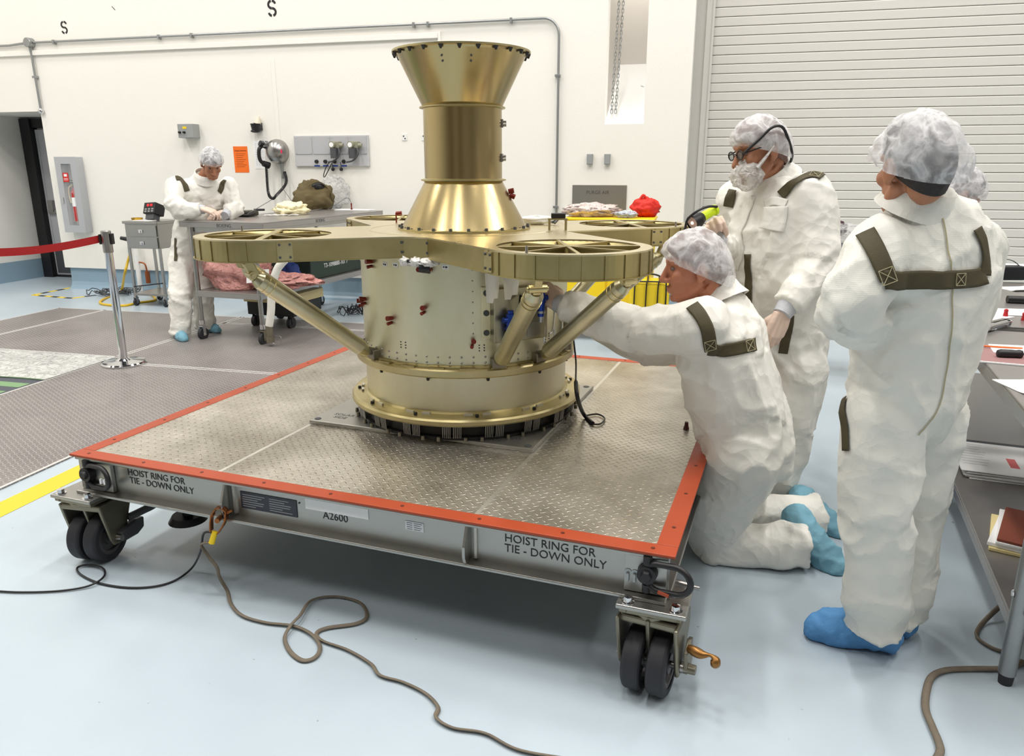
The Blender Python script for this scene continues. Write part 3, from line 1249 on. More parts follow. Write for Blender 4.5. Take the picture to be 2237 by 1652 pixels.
# painted floor stripe beyond the plates (part of the floor)
s0 = MW.inverted() @ G(0, 1095)
s1 = MW.inverted() @ G(160, 1040)
m_ = MB(MW)
m_.box(-3.10, -2.96, -7.0, -4.985, .0006, .0016)
struct(m_.build('trim_5', pm('floor_yellow', srgb(218, 190, 36), .45, var=.05)), label='yellow painted floor stripe')

# hazard tape before the alcove
hz = thing('hazard_tape', 'yellow and black hazard tape marking on the floor before the alcove', 'tape', G(110, 640))
qs = [G(155, 629), G(72, 645), G(157, 652), G(210, 645)]
for i in range(3):
    a, b_ = qs[i], qs[i + 1]
    L = (b_ - a).length
    n_ = int(L / .11)
    for j in range(n_):
        m_ = MB()
        t0, t1 = j / n_, (j + 1) / n_
        p, q = a.lerp(b_, t0), a.lerp(b_, t1)
        m_.bar(p + Vector((0, 0, .002)), q + Vector((0, 0, .002)), .05, .002)
        m_.build('black_bar' if j % 2 else 'yellow_bar', M_black if j % 2 else M_yellow, hz)


def tangle(c, r, n, rad, h=.05, seed=1):
    rnd = random.Random(seed)
    m = MB()
    for i in range(n):
        o_ = Vector((rnd.uniform(-1, 1) * r * .8, rnd.uniform(-1, 1) * r * .4, 0))
        ra, rb_, ph = r * rnd.uniform(.25, .7), r * rnd.uniform(.2, .45), rnd.uniform(0, 6)
        m.tube([c + o_ + Vector((ra * math.cos(ph + t * .42), rb_ * math.sin(ph + t * .42), rad + h * rnd.random())) for t in range(15)], rad, 6, True)
    return m


tag(tangle(G(238, 643), .32, 9, .006, .07, 3).build('cable_tangle', M_dgrey), 'tangle of dark thin cables on the floor behind the stanchion', 'cable')
tag(tangle(G(752, 688), .2, 6, .005, .10, 5).build('cable_tangle', M_black), 'loose black cable loops on the floor beside the golden body', 'cable')
ys = MB()
yp = [G(325, 640, .02), G(340, 655, .012), G(300, 662, .012), G(268, 668, .012), G(222, 664, .012), G(226, 654, .012), G(262, 640, .012), U(272, 600, 8.6), U(279, 572, 8.62), U(284, 556, 8.66)]
ys.tube(spline(yp, 8), .014, 8)
tag(ys.build('hose', pm('yellow_hose', srgb(214, 176, 32), .45)), 'yellow air hose looping on the floor under the drawer cabinet', 'hose')

# ================================================================== left bench area
def small_caster(M, r, parent, mats, w=.03, x=0, y=0):
    m = MB(M)
    m.cyl((x - w / 2, y, r), (x + w / 2, y, r), r, None, 20)
    wh = m.build('caster_wheel', M_rubber, parent, .004)
    m = MB(M)
    for s_ in (-1, 1):
        m.box(x + s_ * (w / 2 + .003), x + s_ * (w / 2 + .006), y - .018, y + .018, r * .7, 2 * r + .015)
    m.box(x - w / 2 - .006, x + w / 2 + .006, y - .022, y + .022, 2 * r + .012, 2 * r + .02)
    m.cyl((x - w / 2 - .01, y, r), (x + w / 2 + .01, y, r), .006, None, 10)
    m.build('caster_fork', mats, parent)


# ---- drawer cabinet on wheels
cM = Matrix.Translation(Vector((-4.30, 8.50, 0))) @ Matrix.Rotation(R(-14), 4, 'Z')
cb = thing('drawer_cabinet', 'steel cabinet stand with two drawers and open lower shelf on casters', 'cabinet', cM)
WC, DC, HC = .42, .42, .95
m = MB(cM)
m.box(0, WC, 0, DC, HC - .30, HC - .03)
m.box(-.015, WC + .015, -.02, DC + .01, HC - .03, HC)
m.build('carcass', M_steel, cb, .004)
for i in range(2):
    m = MB(cM)
    z1 = HC - .045 - i * .13
    m.box(.012, WC - .012, -.012, .0, z1 - .12, z1)
    dr = m.build('drawer', M_steel, cb, .003)
    m = MB(cM)
    m.box(WC / 2 - .025, WC / 2 + .025, -.02, -.012, z1 - .08, z1 - .045)
    m.box(WC / 2 - .006, WC / 2 + .006, -.026, -.02, z1 - .08, z1 - .055)
    m.build('drawer_pull', M_chrome, dr)
for x in (0, WC - .025):
    for y in (0, DC - .025):
        m = MB(cM)
        m.box(x, x + .025, y, y + .025, .10, HC - .28)
        m.build('leg', M_steel, cb)
        small_caster(cM, .04, cb, M_steel, .025, x + .012, y + .012)
m = MB(cM)
m.box(-.005, WC + .005, -.005, DC + .005, .12, .145)
m.build('lower_shelf', M_steel, cb, .003)
m = MB(cM)
m.bar((.02, .0, .22), (WC - .02, .0, .27), .015, .012)
m.build('brace_bar', M_black, cb)

mt = thing('counter_meter', 'black benchtop meter with red digits on the drawer cabinet', 'meter', cM @ Matrix.Translation((.25, .15, HC)))
m = MB(cM)
X = Matrix.Translation((.26, .16, HC + .12)) @ Matrix.Rotation(R(-22), 4, 'X') @ Matrix.Rotation(R(-10), 4, 'Z')
m.box(-.085, .085, -.05, .09, -.06, .065, X)
m.build('case', M_black, mt, .006)
m = MB(cM)
m.box(-.06, .06, -.03, .06, -.12, -.05, X)
m.build('stand', M_dgrey, mt, .004)
m = MB(cM)
for dx in (-.035, .015):
    m.box(dx, dx + .03, -.053, -.05, .02, .045, X)
rl = m.build('red_display', pm('red_led', srgb(220, 20, 30), .4), mt)
rl.data.materials[0].node_tree.nodes['Principled BSDF'].inputs['Emission Color'].default_value = (1, .02, .03, 1)
rl.data.materials[0].node_tree.nodes['Principled BSDF'].inputs['Emission Strength'].default_value = .8
for i in range(2):
    for j in range(3):
        m = MB(cM)
        m.box(-.06 + .05 * j, -.03 + .05 * j, -.053, -.05, -.02 - .025 * i, -.005 - .025 * i, X)
        m.build('key', M_grey, mt)
m = MB(cM)
m.box(.10, .32, .0, .14, HC + .001, HC + .008)
tag(m.build('clipboard', [M_paper]), 'small white sheet pad lying before the black meter', 'paper')
m = MB(cM)
m.lathe([(0, HC + .002), (.055, HC + .002), (.062, HC + .03), (.055, HC + .03), (.05, HC + .008), (0, HC + .008)], (.09, .10, 0), 24)
tag(m.build('dish', pm('brass_dish', srgb(190, 150, 50), .3, .8)), 'small brass dish on the drawer cabinet corner', 'dish')
# stub pipes on the wall behind the cabinet
wp = thing('wall_pipe', 'white stub pipe with copper fitting on the wall behind the drawer cabinet', 'pipe', MW @ Matrix.Translation((-6.35, -.05, 0)))
q = WL(313, 600)
m = MB(MW)
m.tube([(q.x, -.08, .02), (q.x, -.08, .58)], .03, 12)
m.tube([(q.x, -.08, .58), (q.x - .02, -.12, .66)], .045, 12)
m.build('pipe', M_white, wp)
m = MB(MW)
m.cyl((q.x + .12, -.07, .12), (q.x + .12, -.07, .27), .028, .028, 14)
m.tube(spline([(q.x + .12, -.07, .27), (q.x + .1, -.07, .36), (q.x + .03, -.08, .38)], 5), .01, 8)
m.build('copper_fitting', pm('copper', srgb(160, 90, 55), .35, .8), wp)
m = MB(MW)
m.cyl((q.x - .02, -.12, .66), (q.x - .14, -.14, .68), .03, .022, 12)
m.build('valve', M_black, wp)

# ---- stanchion with belt
sp = G(272, 797)
st = thing('stanchion', 'chrome stanchion post with weighted round base and red belt', 'stanchion', sp)
m = MB()
m.lathe([(0, .002), (.165, .002), (.165, .012), (.155, .022), (.06, .034), (.036, .05), (0, .05)], sp + Vector((0, 0, .008)), 64)
m.build('base', M_chrome, st)
m = MB()
m.lathe([(.03, .05), (.03, .90)], sp, 32)
m.build('post', M_chrome, st)
m = MB()
m.lathe([(.030, .885), (.036, .89), (.036, 1.045), (.033, 1.052), (0, 1.052)], sp, 24)
m.build('head', M_steel, st)
m = MB()
m.box(sp.x + .036, sp.x + .05, sp.y - .02, sp.y + .02, .95, 1.03)
m.box(sp.x - .05, sp.x - .034, sp.y - .022, sp.y + .022, .95, 1.025)
m.build('belt_socket', M_black, st, .003)
e0 = U(238, 518, sp.y - .0)
e1 = U(-60, 566, sp.y - .35)
m = MB()
vs = []
hw = .028
N = 24
P0, P1 = Vector((sp.x - .05, sp.y, .99)), U(-70, 553, sp.y - .7)
for i in range(N + 1):
    t = i / N
    p = P0.lerp(P1, t) - Vector((0, 0, .03 * math.sin(PI * t)))
    for dz in (hw, -hw):
        for dy in (-.0008, .0008):
            vs.append(p + Vector((0, dy, dz)))
m.add(vs, [f for i in range(N) for f in ((4 * i, 4 * i + 2, 4 * i + 6, 4 * i + 4), (4 * i + 1, 4 * i + 5, 4 * i + 7, 4 * i + 3), (4 * i, 4 * i + 4, 4 * i + 5, 4 * i + 1), (4 * i + 2, 4 * i + 3, 4 * i + 7, 4 * i + 6))], False)
m.build('belt', pm('red_belt', srgb(160, 16, 20), .7), st)

# ---- steel work table
tp = Vector((-2.82, 6.73, 0))
tM = Matrix.Translation(tp) @ Matrix.Rotation(R(-19), 4, 'Z')
tb = thing('work_table', 'tall stainless work table with lower shelf on casters, left of the golden body', 'table', tM)
TZ = 1.07
TW, TL_ = .655, 1.93
m = MB(tM)
m.box(-.07, .80, -.07, 2.02, TZ - .012, TZ)
m.box(-.07, .80, -.07, -.06, TZ - .055, TZ - .012)
m.box(.79, .80, -.06, 2.02, TZ - .055, TZ - .012)
m.box(-.07, -.06, -.06, 2.02, TZ - .055, TZ - .012)
m.build('tabletop', M_steeltop, tb, .003)
m = MB(tM)
m.merge(text_mesh('BOEING', .042, .0008), Matrix.Translation((.33, -.0708, TZ - .047)) @ RX)
m.merge(text_mesh('BOEING', .042, .0008), Matrix.Translation((.8008, .72, TZ - .047)) @ Matrix.Rotation(R(90), 4, 'Z') @ RX)
m.build('stencil_lettering', M_dgrey, tb)
for x in (0, TW):
    for y in (0, TL_):
        m = MB(tM)
        m.cyl((x, y, .17), (x, y, TZ - .012), .021, None, 16)
        m.build('leg', M_steel, tb)
        m = MB(tM)
        m.cyl((x, y, .14), (x, y, .18), .026, None, 16)
        m.build('leg_collar', M_chrome, tb)
        small_caster(tM, .055, tb, M_cast if x else M_chrome, .03, x, y)
m = MB(tM)
m.box(-.02, TW + .02, -.02, TL_ + .02, .44, .452)
m.box(-.02, TW + .02, -.02, -.012, .40, .44)
m.box(TW + .012, TW + .02, -.02, TL_ + .02, .40, .44)
m.build('shelf', M_steeltop, tb, .002)
m = MB(tM)
m.bar((-.02, .02, .99), (TW, .02, .99), .03, .04)
m.bar((TW, .02, .99), (TW, TL_, .99), .03, .04)
m.build('apron', M_steel, tb)


def TP(x, y, z=0):
    return tM @ Vector((x, y, z))


def lump(m, c, r, amp=.2, fr=6, seed=0, nu=36, nv=24, floor=None, ridge=False, X=None):
    c, r = Vector(c), Vector(r)
    vs, fs = [], []
    for j in range(nv + 1):
        t = PI * j / nv
        for i in range(nu):
            a = 2 * PI * i / nu
            d = Vector((math.sin(t) * math.cos(a), math.sin(t) * math.sin(a), math.cos(t)))
            q = noise.noise(d * fr * .4 + Vector((seed, seed * 2, 0)))
            q2 = noise.noise(d * fr + Vector((seed * 3, 0, seed)))
            if ridge:
                q2 = 1 - 3 * abs(q2)
            s_ = 1 + amp * (q + .6 * q2)
            p = Vector((d.x * r.x, d.y * r.y, d.z * r.z)) * s_
            if X is not None:
                p = X @ p
            p = c + p
            if floor is not None and p.z < floor:
                p.z = floor
            vs.append(p)
    for j in range(nv):
        for i in range(nu):
            k = (i + 1) % nu
            fs.append((j * nu + i, (j + 1) * nu + i, (j + 1) * nu + k, j * nu + k))
    return m.add(vs, fs, True)


def on(px, py, z):               # a spot on a level surface
    return G(px, py, z)


# things on the table
dm = thing('test_meter', 'dark handheld test meter lying on the near table corner', 'meter', on(533, 471, TZ))
c = on(533, 473, TZ)
X = Matrix.Translation(c) @ Matrix.Rotation(R(-12), 4, 'Z')
m = MB()
m.box(-.11, .11, -.09, .09, .004, .055, X)
m.build('case', pm('olive_black', srgb(48, 46, 38), .5), dm, .015)
m = MB()
m.box(-.085, .07, -.07, .04, .0555, .06, X)
m.build('display', pm('display_grey', srgb(130, 134, 120), .4), dm)
m = MB()
m.tube([X @ Vector((-.11, -.095, .02)), X @ Vector((.11, -.095, .02)), X @ Vector((.12, .0, .03))], .008, 8)
m.build('bumper', M_black, dm)
c = on(567, 461, TZ)
m = MB()
m.tube([c + Vector((-.06, 0, .012)), c + Vector((.05, .02, .012))], .012, 8)
tag(m.build('marker_pen', M_black), 'short black pen behind the test meter', 'pen')
c = on(630, 470, TZ)
m = MB()
lump(m, c + Vector((0, .1, .045)), (.15, .13, .07), .35, 7, 4, floor=TZ + .001, ridge=True)
tag(m.build('cloth', pm('cream_cloth', srgb(240, 230, 190), .8, bump=.003, bscale=40)), 'crumpled cream cloth in the middle of the work table', 'cloth')
c = on(575, 472, TZ)
m = MB()
m.grid(lambda u, v: (c.x + .32 * u, c.y + .15 * v - .02, TZ + .004 + .012 * max(0, noise.noise(Vector((u * 6, v * 5, 1))) + .3)), 24, 14)
tag(m.build('plastic_sheet', M_clear), 'small clear plastic wrap lying beside the test meter', 'plastic sheet')
bg = thing('canvas_bag', 'olive green canvas bag slumped open on the work table', 'bag', on(680, 456, TZ))
c = on(676, 459, TZ) + Vector((0, .2, 0))
m = MB()
X = Matrix.Rotation(R(-10), 4, 'Z')
lump(m, c + Vector((0, 0, .12)), (.22, .15, .19), .24, 5, 2, 48, 32, floor=TZ + .001)
m.build('body', pm('olive_canvas', srgb(96, 84, 54), .85, var=.2, vscale=9, bump=.004, bscale=24), bg)
m = MB()
m.ball(c + Vector((.07, -.03, .245)), (.09, .07, .05))
m.build('opening', M_black, bg)
m = MB()
lump(m, c + Vector((-.07, -.11, .10)), (.13, .05, .10), .1, 4, 7, floor=TZ + .002)
m.build('front_pocket', bpy.data.materials['olive_canvas'], bg)
m = MB()
m.tube(spline([c + Vector((-.02, -.12, .25)), c + Vector((.1, -.1, .30)), c + Vector((.2, -.05, .20)), c + Vector((.23, -.04, .06))], 6), .013, 8, flat=(1, .35))
m.build('strap', bpy.data.materials['olive_canvas'], bg)
m = MB()
lump(m, c + Vector((.20, .14, .17)), (.16, .055, .17), .25, 8, 9, floor=TZ + .001, ridge=True)
tag(m.build('plastic_bag', M_film), 'clear plastic bag standing behind the olive canvas bag', 'bag')
m = MB()
c = on(775, 459, TZ)
m.box(-.2, .2, -.09, .12, .001, .006, Matrix.Translation(c) @ Matrix.Rotation(R(-14), 4, 'Z'))
tag(m.build('paper_sheet', M_paper), 'white paper sheet at the far end of the work table', 'paper')
m = MB()
X = Matrix.Translation(c + Vector((-.03, -.02, 0)))
m.cyl(X @ Vector((0, 0, .007)), X @ Vector((0, 0, .02)), .012, .01, 12)
m.cyl(X @ Vector((0, 0, .02)), X @ Vector((0, 0, .075)), .006, .008, 10)
tag(m.build('probe_clip', M_red), 'small dark red probe clip standing on the white paper', 'clip')
m = MB()
m.tube(spline([c + Vector((-.03, -.02, .08)), c + Vector((-.08, .0, .13)), c + Vector((-.22, .02, .05)), c + Vector((-.30, .0, .012))], 8), .0025, 6)
tag(m.build('thin_wire', M_dgrey), 'thin grey wire arching to the red clip', 'wire')
m = MB()
a, b_ = on(640, 467, TZ + .008), on(735, 451, TZ + .008)
m.bar(a, b_, .03, .012)
tag(m.build('ruler', M_steel), 'flat steel ruler lying before the canvas bag', 'ruler')
m = MB()
c = on(456, 470, TZ)
m.cyl(c + Vector((-.02, 0, .03)), c + Vector((.04, .01, .05)), .011, .011, 10)
m.cyl(c + Vector((.04, .01, .05)), c + Vector((.09, .02, .06)), .004, .004, 8)
m.bar(c + Vector((-.01, 0, 0)), c + Vector((-.01, 0, .03)), .008, .008)
tag(m.build('screwdriver', M_red), 'red handled small tool before the technician', 'tool')
for i, (px, py) in enumerate(((450, 476), (468, 475), (489, 476))):
    c = on(px, py, TZ)
    m = MB()
    m.cyl(c + Vector((0, 0, .001)), c + Vector((0, 0, .02 + .006 * i)), .014, .012, 12)
    tag(m.build('small_part', M_white), 'small white fitting on the table edge before the technician, %s' % ('left one', 'middle one', 'right one')[i], 'fitting', 'white fittings on the table edge')
m = MB()
q = WL(640, 395)
m.tube([MW @ Vector((q.x - .08, -.1, 1.42)), MW @ Vector((q.x + .0, -.25, 1.3)), on(655, 463, TZ + .02)], .003, 6)
tag(m.build('thin_wire', M_dgrey), 'thin grey wire hanging from the telephone to the canvas bag', 'wire')
m = MB()
m.tube([MW @ Vector((q.x - .08, -.1, 1.42)) + Vector((-.1, -.1, -.25)), on(540, 468, TZ + .06)], .003, 6)
tag(m.build('thin_wire', M_dgrey), 'thin grey wire slanting from the telephone cord to the test meter', 'wire')

# things on the shelf
m = MB()
SZ = .452
c = TP(.30, .28, SZ)
lump(m, c + Vector((-.06, .02, .17)), (.27, .24, .26), .25, 6, 11, floor=SZ + .001, ridge=True)
lump(m, c + Vector((.30, .0, .06)), (.34, .17, .07), .3, 6, 13, floor=SZ + .001, ridge=True)
tag(m.build('plastic_bag', M_pink), 'pink plastic bag bundle lying on the lower table shelf', 'bag')
m = MB()
cc = c + Vector((.10, -.24, .18))
m.grid(lambda u, v: (cc.x + .2 * u, cc.y - .03 * v, cc.z - .10 * v + .02 * u), 6, 6, .002)
tag(m.build('paper_sheet', M_paper), 'white paper label stuck on the pink bundle', 'paper')
tk = thing('trunk', 'dark green trunk with silver latches on the lower table shelf', 'trunk', TP(.35, 1.2, SZ))
m = MB(tM)
m.box(.06, .62, .85, 1.85, SZ + .001, SZ + .27)
m.build('body', pm('trunk_green', srgb(26, 44, 36), .55, var=.1), tk, .01)
m = MB(tM)
m.box(.055, .625, .845, 1.855, SZ + .278, SZ + .37)
m.build('lid', bpy.data.materials['trunk_green'], tk, .01)
m = MB(tM)
m.box(.052, .628, .842, 1.858, SZ + .27, SZ + .28)
m.build('seam_band', M_black, tk)
for y in (1.05, 1.62):
    m = MB(tM)
    m.box(.628, .645, y - .025, y + .025, SZ + .18, SZ + .33)
    m.build('latch', M_steel, tk, .003)
m = MB(tM)
hp = [tM @ Vector((.63 + .03 * math.sin(PI * t / 10), 1.26 + .16 * t / 10, SZ + .33 + .01 * math.cos(PI * t / 5))) for t in range(11)]
m2 = MB()
m2.tube(hp, .01, 8)
m2.build('handle', M_steel, tk)
m = MB(tM)
m.merge(text_mesh('T3-1098880-101 7', .06, .0008), Matrix.Translation((.6215, 1.08, SZ + .10)) @ Matrix.Rotation(R(90), 4, 'Z') @ RX)
m.build('lettering', M_paper, tk)
m = MB()
lump(m, TP(.60, 1.98, SZ + .08), (.10, .07, .08), .3, 5, 21, floor=SZ + .001)
tag(m.build('plastic_bag', pm('salmon_bag', srgb(226, 120, 112), .4)), 'small salmon pink bag behind the green trunk', 'bag')
m = MB()
lump(m, TP(.5, .68, SZ + .10), (.10, .09, .10), .25, 5, 23, floor=SZ + .001)
tag(m.build('cloth', pm('blue_cloth', srgb(40, 62, 130), .7)), 'bunched dark blue cloth beside the green trunk', 'cloth')

# under the table
dl = thing('transport_box', 'tan box on a black wheeled base under the work table', 'box', TP(.25, .95, 0))
m = MB(tM)
m.box(-.02, .55, .62, 1.15, .25, .34)
m.build('box', pm('tan_plastic', srgb(206, 190, 142), .5), dl, .006)
m = MB(tM)
m.box(.15, .42, .614, .62, .29, .30)
m.build('handle_slot', M_dgrey, dl)
m = MB(tM)
m.box(.0, .53, .64, 1.13, .12, .25)
m.build('base', M_black, dl, .01)
for x in (.06, .47):
    small_caster(tM, .055, dl, M_black, .035, x, .68)
    small_caster(tM, .055, dl, M_black, .035, x, 1.08)
bs = thing('stanchion', 'chrome round based stand under the far end of the work table', 'stanchion', G(636, 681))
q = G(636, 681)
m = MB()
m.lathe([(0, .001), (.16, .001), (.16, .012), (.15, .02), (.04, .03), (0, .03)], q, 40)
m.build('base', M_chrome, bs)
m = MB()
m.lathe([(.03, .03), (.03, .30), (0, .30)], q, 20)
m.build('post', M_chrome, bs)
# white taped hose beside the near table leg
vh = thing('vent_hose', 'white wrapped hose with metal end fitting beside the table leg', 'hose', G(590, 748))
hy = 6.42
m = MB()
m.tube(spline([U(622, 568, hy), U(605, 590, hy), U(594, 630, hy), U(592, 680, hy), U(588, 712, hy)], 8), .034, 12)
m.build('hose', pm('white_tape', srgb(222, 220, 212), .6, bump=.004, bscale=30), vh)
m = MB()
m.cyl(U(588, 710, hy), U(590, 735, hy), .03, .026, 14)
m.cyl(U(590, 735, hy), U(591, 748, hy), .04, .036, 8)
m.build('end_fitting', M_cast, vh)
m = MB()
m.tube(spline([U(596, 738, hy), U(612, 735, hy - .05), U(614, 748, hy - .05), U(600, 752, hy - .03), U(592, 742, hy)], 6), .003, 6)
m.build('lanyard_wire', M_steel, vh)

# ================================================================== the tread-plate dolly
CY = -.3542
A0 = Vector((-1.87, 2.975, 0))
EYEP = Matrix.Translation((0, 0, EYE))
SIZE = .905                       # the dolly and its load at true size
KS = EYEP @ Matrix.Scale(SIZE, 4) @ EYEP.inverted()
CM0 = Matrix.Translation(A0) @ Matrix.Rotation(CY, 4, 'Z')
CM = KS @ CM0
CW, CD, CZ = 2.533, 2.44, .342

def KZ(z):
    return EYE + (z - EYE) * SIZE


cart = thing('transport_dolly', 'low aluminium tread plate dolly with orange edge carrying the golden structure', 'dolly', Matrix.Translation((CM @ Vector((0, 0, 0))).xy.to_3d()) @ Matrix.Rotation(CY, 4, 'Z'))

m = MB(CM)
for x0, x1 in ((.065, .717), (.735, 1.828), (1.846, 2.468)):
    m.box(x0, x1, .065, CD - .065, CZ - .012, CZ - .002)
m.build('tread_deck', M_deck, cart)
m = MB(CM)
m.box(.717, .735, .06, CD - .06, CZ - .012, CZ - .0025)
m.box(1.828, 1.846, .06, CD - .06, CZ - .012, CZ - .0025)
m.box(.062, CW - .062, .058, .068, CZ - .012, CZ - .0022)
m.box(.062, CW - .062, CD - .068, CD - .058, CZ - .012, CZ - .0022)
m.build('weld_seam', pm('ground_weld', srgb(212, 208, 200), .42, .85, var=.06, vscale=40, bump=.001, bscale=90), cart)
bw = .066
for (x0, x1, y0, y1) in ((0, CW, 0, bw), (0, CW, CD - bw, CD), (0, bw * 1.05, bw + .001, CD - bw - .001), (CW - bw * 1.05, CW, bw + .001, CD - bw - .001)):
    m = MB(CM)
    m.box(x0, x1, y0, y1, CZ - .010, CZ)
    m.m = 1
    if x1 - x0 > 1:
        for i in range(9):
            m.cyl((.075 + i * (CW - .15) / 8, (y0 + y1) / 2, CZ), (.075 + i * (CW - .15) / 8, (y0 + y1) / 2, CZ + .0012), .007, None, 10)
    else:
        for i in range(8):
            m.cyl(((x0 + x1) / 2, .2 + i * (CD - .4) / 7, CZ), ((x0 + x1) / 2, .2 + i * (CD - .4) / 7, CZ + .0012), .007, None, 10)
    m.build('border_strip', [M_orange, pm('screw_brown', srgb(90, 34, 16), .5) if 'screw_brown' not in bpy.data.materials else bpy.data.materials['screw_brown']], cart, .002)


def channel(a, b, inward, name='side_beam'):
    """C channel standing on edge between two local points, open towards the outside"""
    a, b, n_ = Vector(a), Vector(b), Vector(inward)
    q = MB(CM)
    wv = n_ * .055
    for (d0, d1, z0, z1) in ((.05, .06, .172, CZ - .012), (.0, .055, .172, .184), (.018, .055, CZ - .024, CZ - .012)):
        p = [a + n_ * d0, b + n_ * d0, b + n_ * d1, a + n_ * d1]
        q.prism([(v.x, v.y) for v in p], z0, z1)
    return q.build(name, M_alu, cart, .003)


beamF = channel((.02, -.012, 0), (CW - .02, -.012, 0), (0, 1, 0))
channel((.02, CD + .012, 0), (CW - .02, CD + .012, 0), (0, -1, 0))
channel((.012, .03, 0), (.012, CD - .03, 0), (1, 0, 0))
channel((CW - .012, .03, 0), (CW - .012, CD - .03, 0), (-1, 0, 0))
for y in (.8, 1.6):
    m = MB(CM)
    m.box(.08, CW - .08, y - .03, y + .03, .18, CZ - .014)
    m.build('cross_beam', M_alu, cart)
YF = .0375                        # outer face of the front web
for x in (.795, 1.822):
    m = MB(CM)
    m.prism([(.038, CZ - .02), (.012, CZ - .02), (-.018, .25), (-.018, .21), (-.005, .176), (.038, .176)], x - .006, x + .006,
            Matrix(((0, 0, 1, 0), (1, 0, 0, 0), (0, 1, 0, 0), (0, 0, 0, 1))))
    m.build('gusset_plate', M_alu, cart, .002)
    m = MB(CM)
    m.box(x + .02, x + .03, .03, .038, .19, CZ - .03)
    m.build('weld_bead', bpy.data.materials['ground_weld'], cart)
for x0, x1 in ((.025, .20), (CW - .16, CW - .025)):
    m = MB(CM)
    m.box(x0, x1, .018, .037, .186, CZ - .026)
    m.build('corner_plate', M_alu, cart, .002)


def ftext(body, x, z, size, sx=1.0, space=1.0, nm='lettering', mat_=None):
    q = MB(CM)
    q.merge(text_mesh(body, size, .0006, 'LEFT', sx, space), Matrix.Translation((x, YF - .0006, z)) @ RX)
    return q.build(nm, mat_ or M_black, cart)


ftext('HOIST RING FOR', .272, .272, .040, .98)
ftext('TIE - DOWN ONLY', .278, .236, .040, .98)
ftext('HOIST RING FOR', 1.952, .272, .0425, .98)
ftext('TIE - DOWN ONLY', 1.952, .234, .0425, .98)
ftext('A2600', 1.222, .234, .042, .98)
m = MB(CM)
m.box(.848, 1.108, YF - .003, YF, .218, .288)
dp = m.build('data_plate', pm('data_plate_black', srgb(40, 42, 54), .4), cart)
m = MB(CM)
for j in range(2):
    for i in range(6):
        z = .277 - i * .0095
        m.box(.858 + j * .125, .858 + j * .125 + (.105, .09, .07, .10, .095, .06)[(i + j) % 6], YF - .0036, YF - .003, z - .0022, z + .0008)
m.build('plate_print', M_grey, dp)
m = MB(CM)
m.box(1.148, 1.421, YF - .0015, YF, .262, .313)
m.build('blank_label', M_paper, cart)
m = MB(CM)
m.box(1.572, 1.645, YF - .0015, YF, .250, .285)
ip = m.build('inventory_label', pm('foil_label', srgb(205, 206, 208), .4, .4), cart)
m = MB(CM)
for i in range(4):
    z = .280 - i * .008
    m.box(1.578, 1.600, YF - .002, YF - .0015, z - .002, z)
    m.box(1.606, 1.638 - .006 * (i % 2), YF - .002, YF - .0015, z - .002, z)
m.build('label_print', M_dgrey, ip)
m = MB(CM)
m.cyl((1.12, YF - .002, .28), (1.12, YF - .0005, .28), .004, None, 10)
m.build('rivet', M_dgrey, cart)

# wing clips near the right corner
m = MB(CM)
for dx in (0, .022):
    m.cyl((2.385 + dx, YF - .022, .252), (2.385 + dx, YF, .252), .012, .012, 12)
    m.box(2.380 + dx, 2.390 + dx, YF - .03, YF - .006, .222, .252)
m.build('clip_nuts', M_zinc, cart, .002)

# hoist rings
def hoist_ring(x, z, dx, nm):
    m = MB(CM)
    m.cyl((x, YF - .012, z), (x, YF, z), .046, .046, 6)
    m.cyl((x, YF - .05, z), (x, YF - .012, z), .030, .034, 20)
    m.cyl((x, YF - .062, z), (x, YF - .05, z), .016, .02, 6)
    h = m.build('hoist_ring', M_black, cart, .003)
    m = MB(CM)
    lp = []
    for i in range(28):
        a = 2 * PI * i / 28
        ex = .052 if math.cos(a) * dx > 0 else 0
        lp.append((x + dx * .052 + .052 * math.cos(a) + (dx * .035 if math.cos(a) * dx > 0 else -dx * .01), YF - .045 - .012 * math.cos(a) * dx, z - .002 + .047 * math.sin(a)))
    m.tube(lp, .0105, 8, True)
    m.build('bail', M_black, h)
    for za, zb_ in ((.035, .062), (-.062, -.035)):
        m = MB(CM)
        m.cyl((x, YF - .035, z + za), (x, YF - .035, z + zb_), .014, .014, 12)
        m.build('pivot_pin', M_black, h, .002)
    return h


hr = hoist_ring(.085, .262, 1, 'l')
m = MB(CM)
m.box(.178, .186, YF - .06, YF - .05, .240, .262)
m.box(.198, .208, YF - .06, YF - .05, .240, .262)
m.build('white_tick', M_paper, hr)
hr = hoist_ring(CW - .085, .265, 1, 'r')
m = MB(CM)
m.bar((CW - .045, YF - .058, .222), (CW - .01, YF - .062, .216), .004, .010)
m.build('orange_tick', M_orange, hr)
m = MB(CM)
m.cyl((CW + .0, .05, .225), (CW + .045, .05, .222), .012, .012, 12)
m.cyl((CW + .045, .05, .222), (CW + .075, .05, .220), .007, .007, 10)
m.build('locking_pin', M_steel, cart)


# casters
def prof(x0, x1):
    return Matrix(((0, 0, 1, 0), (1, 0, 0, 0), (0, 1, 0, 0), (0, 0, 0, 1)))


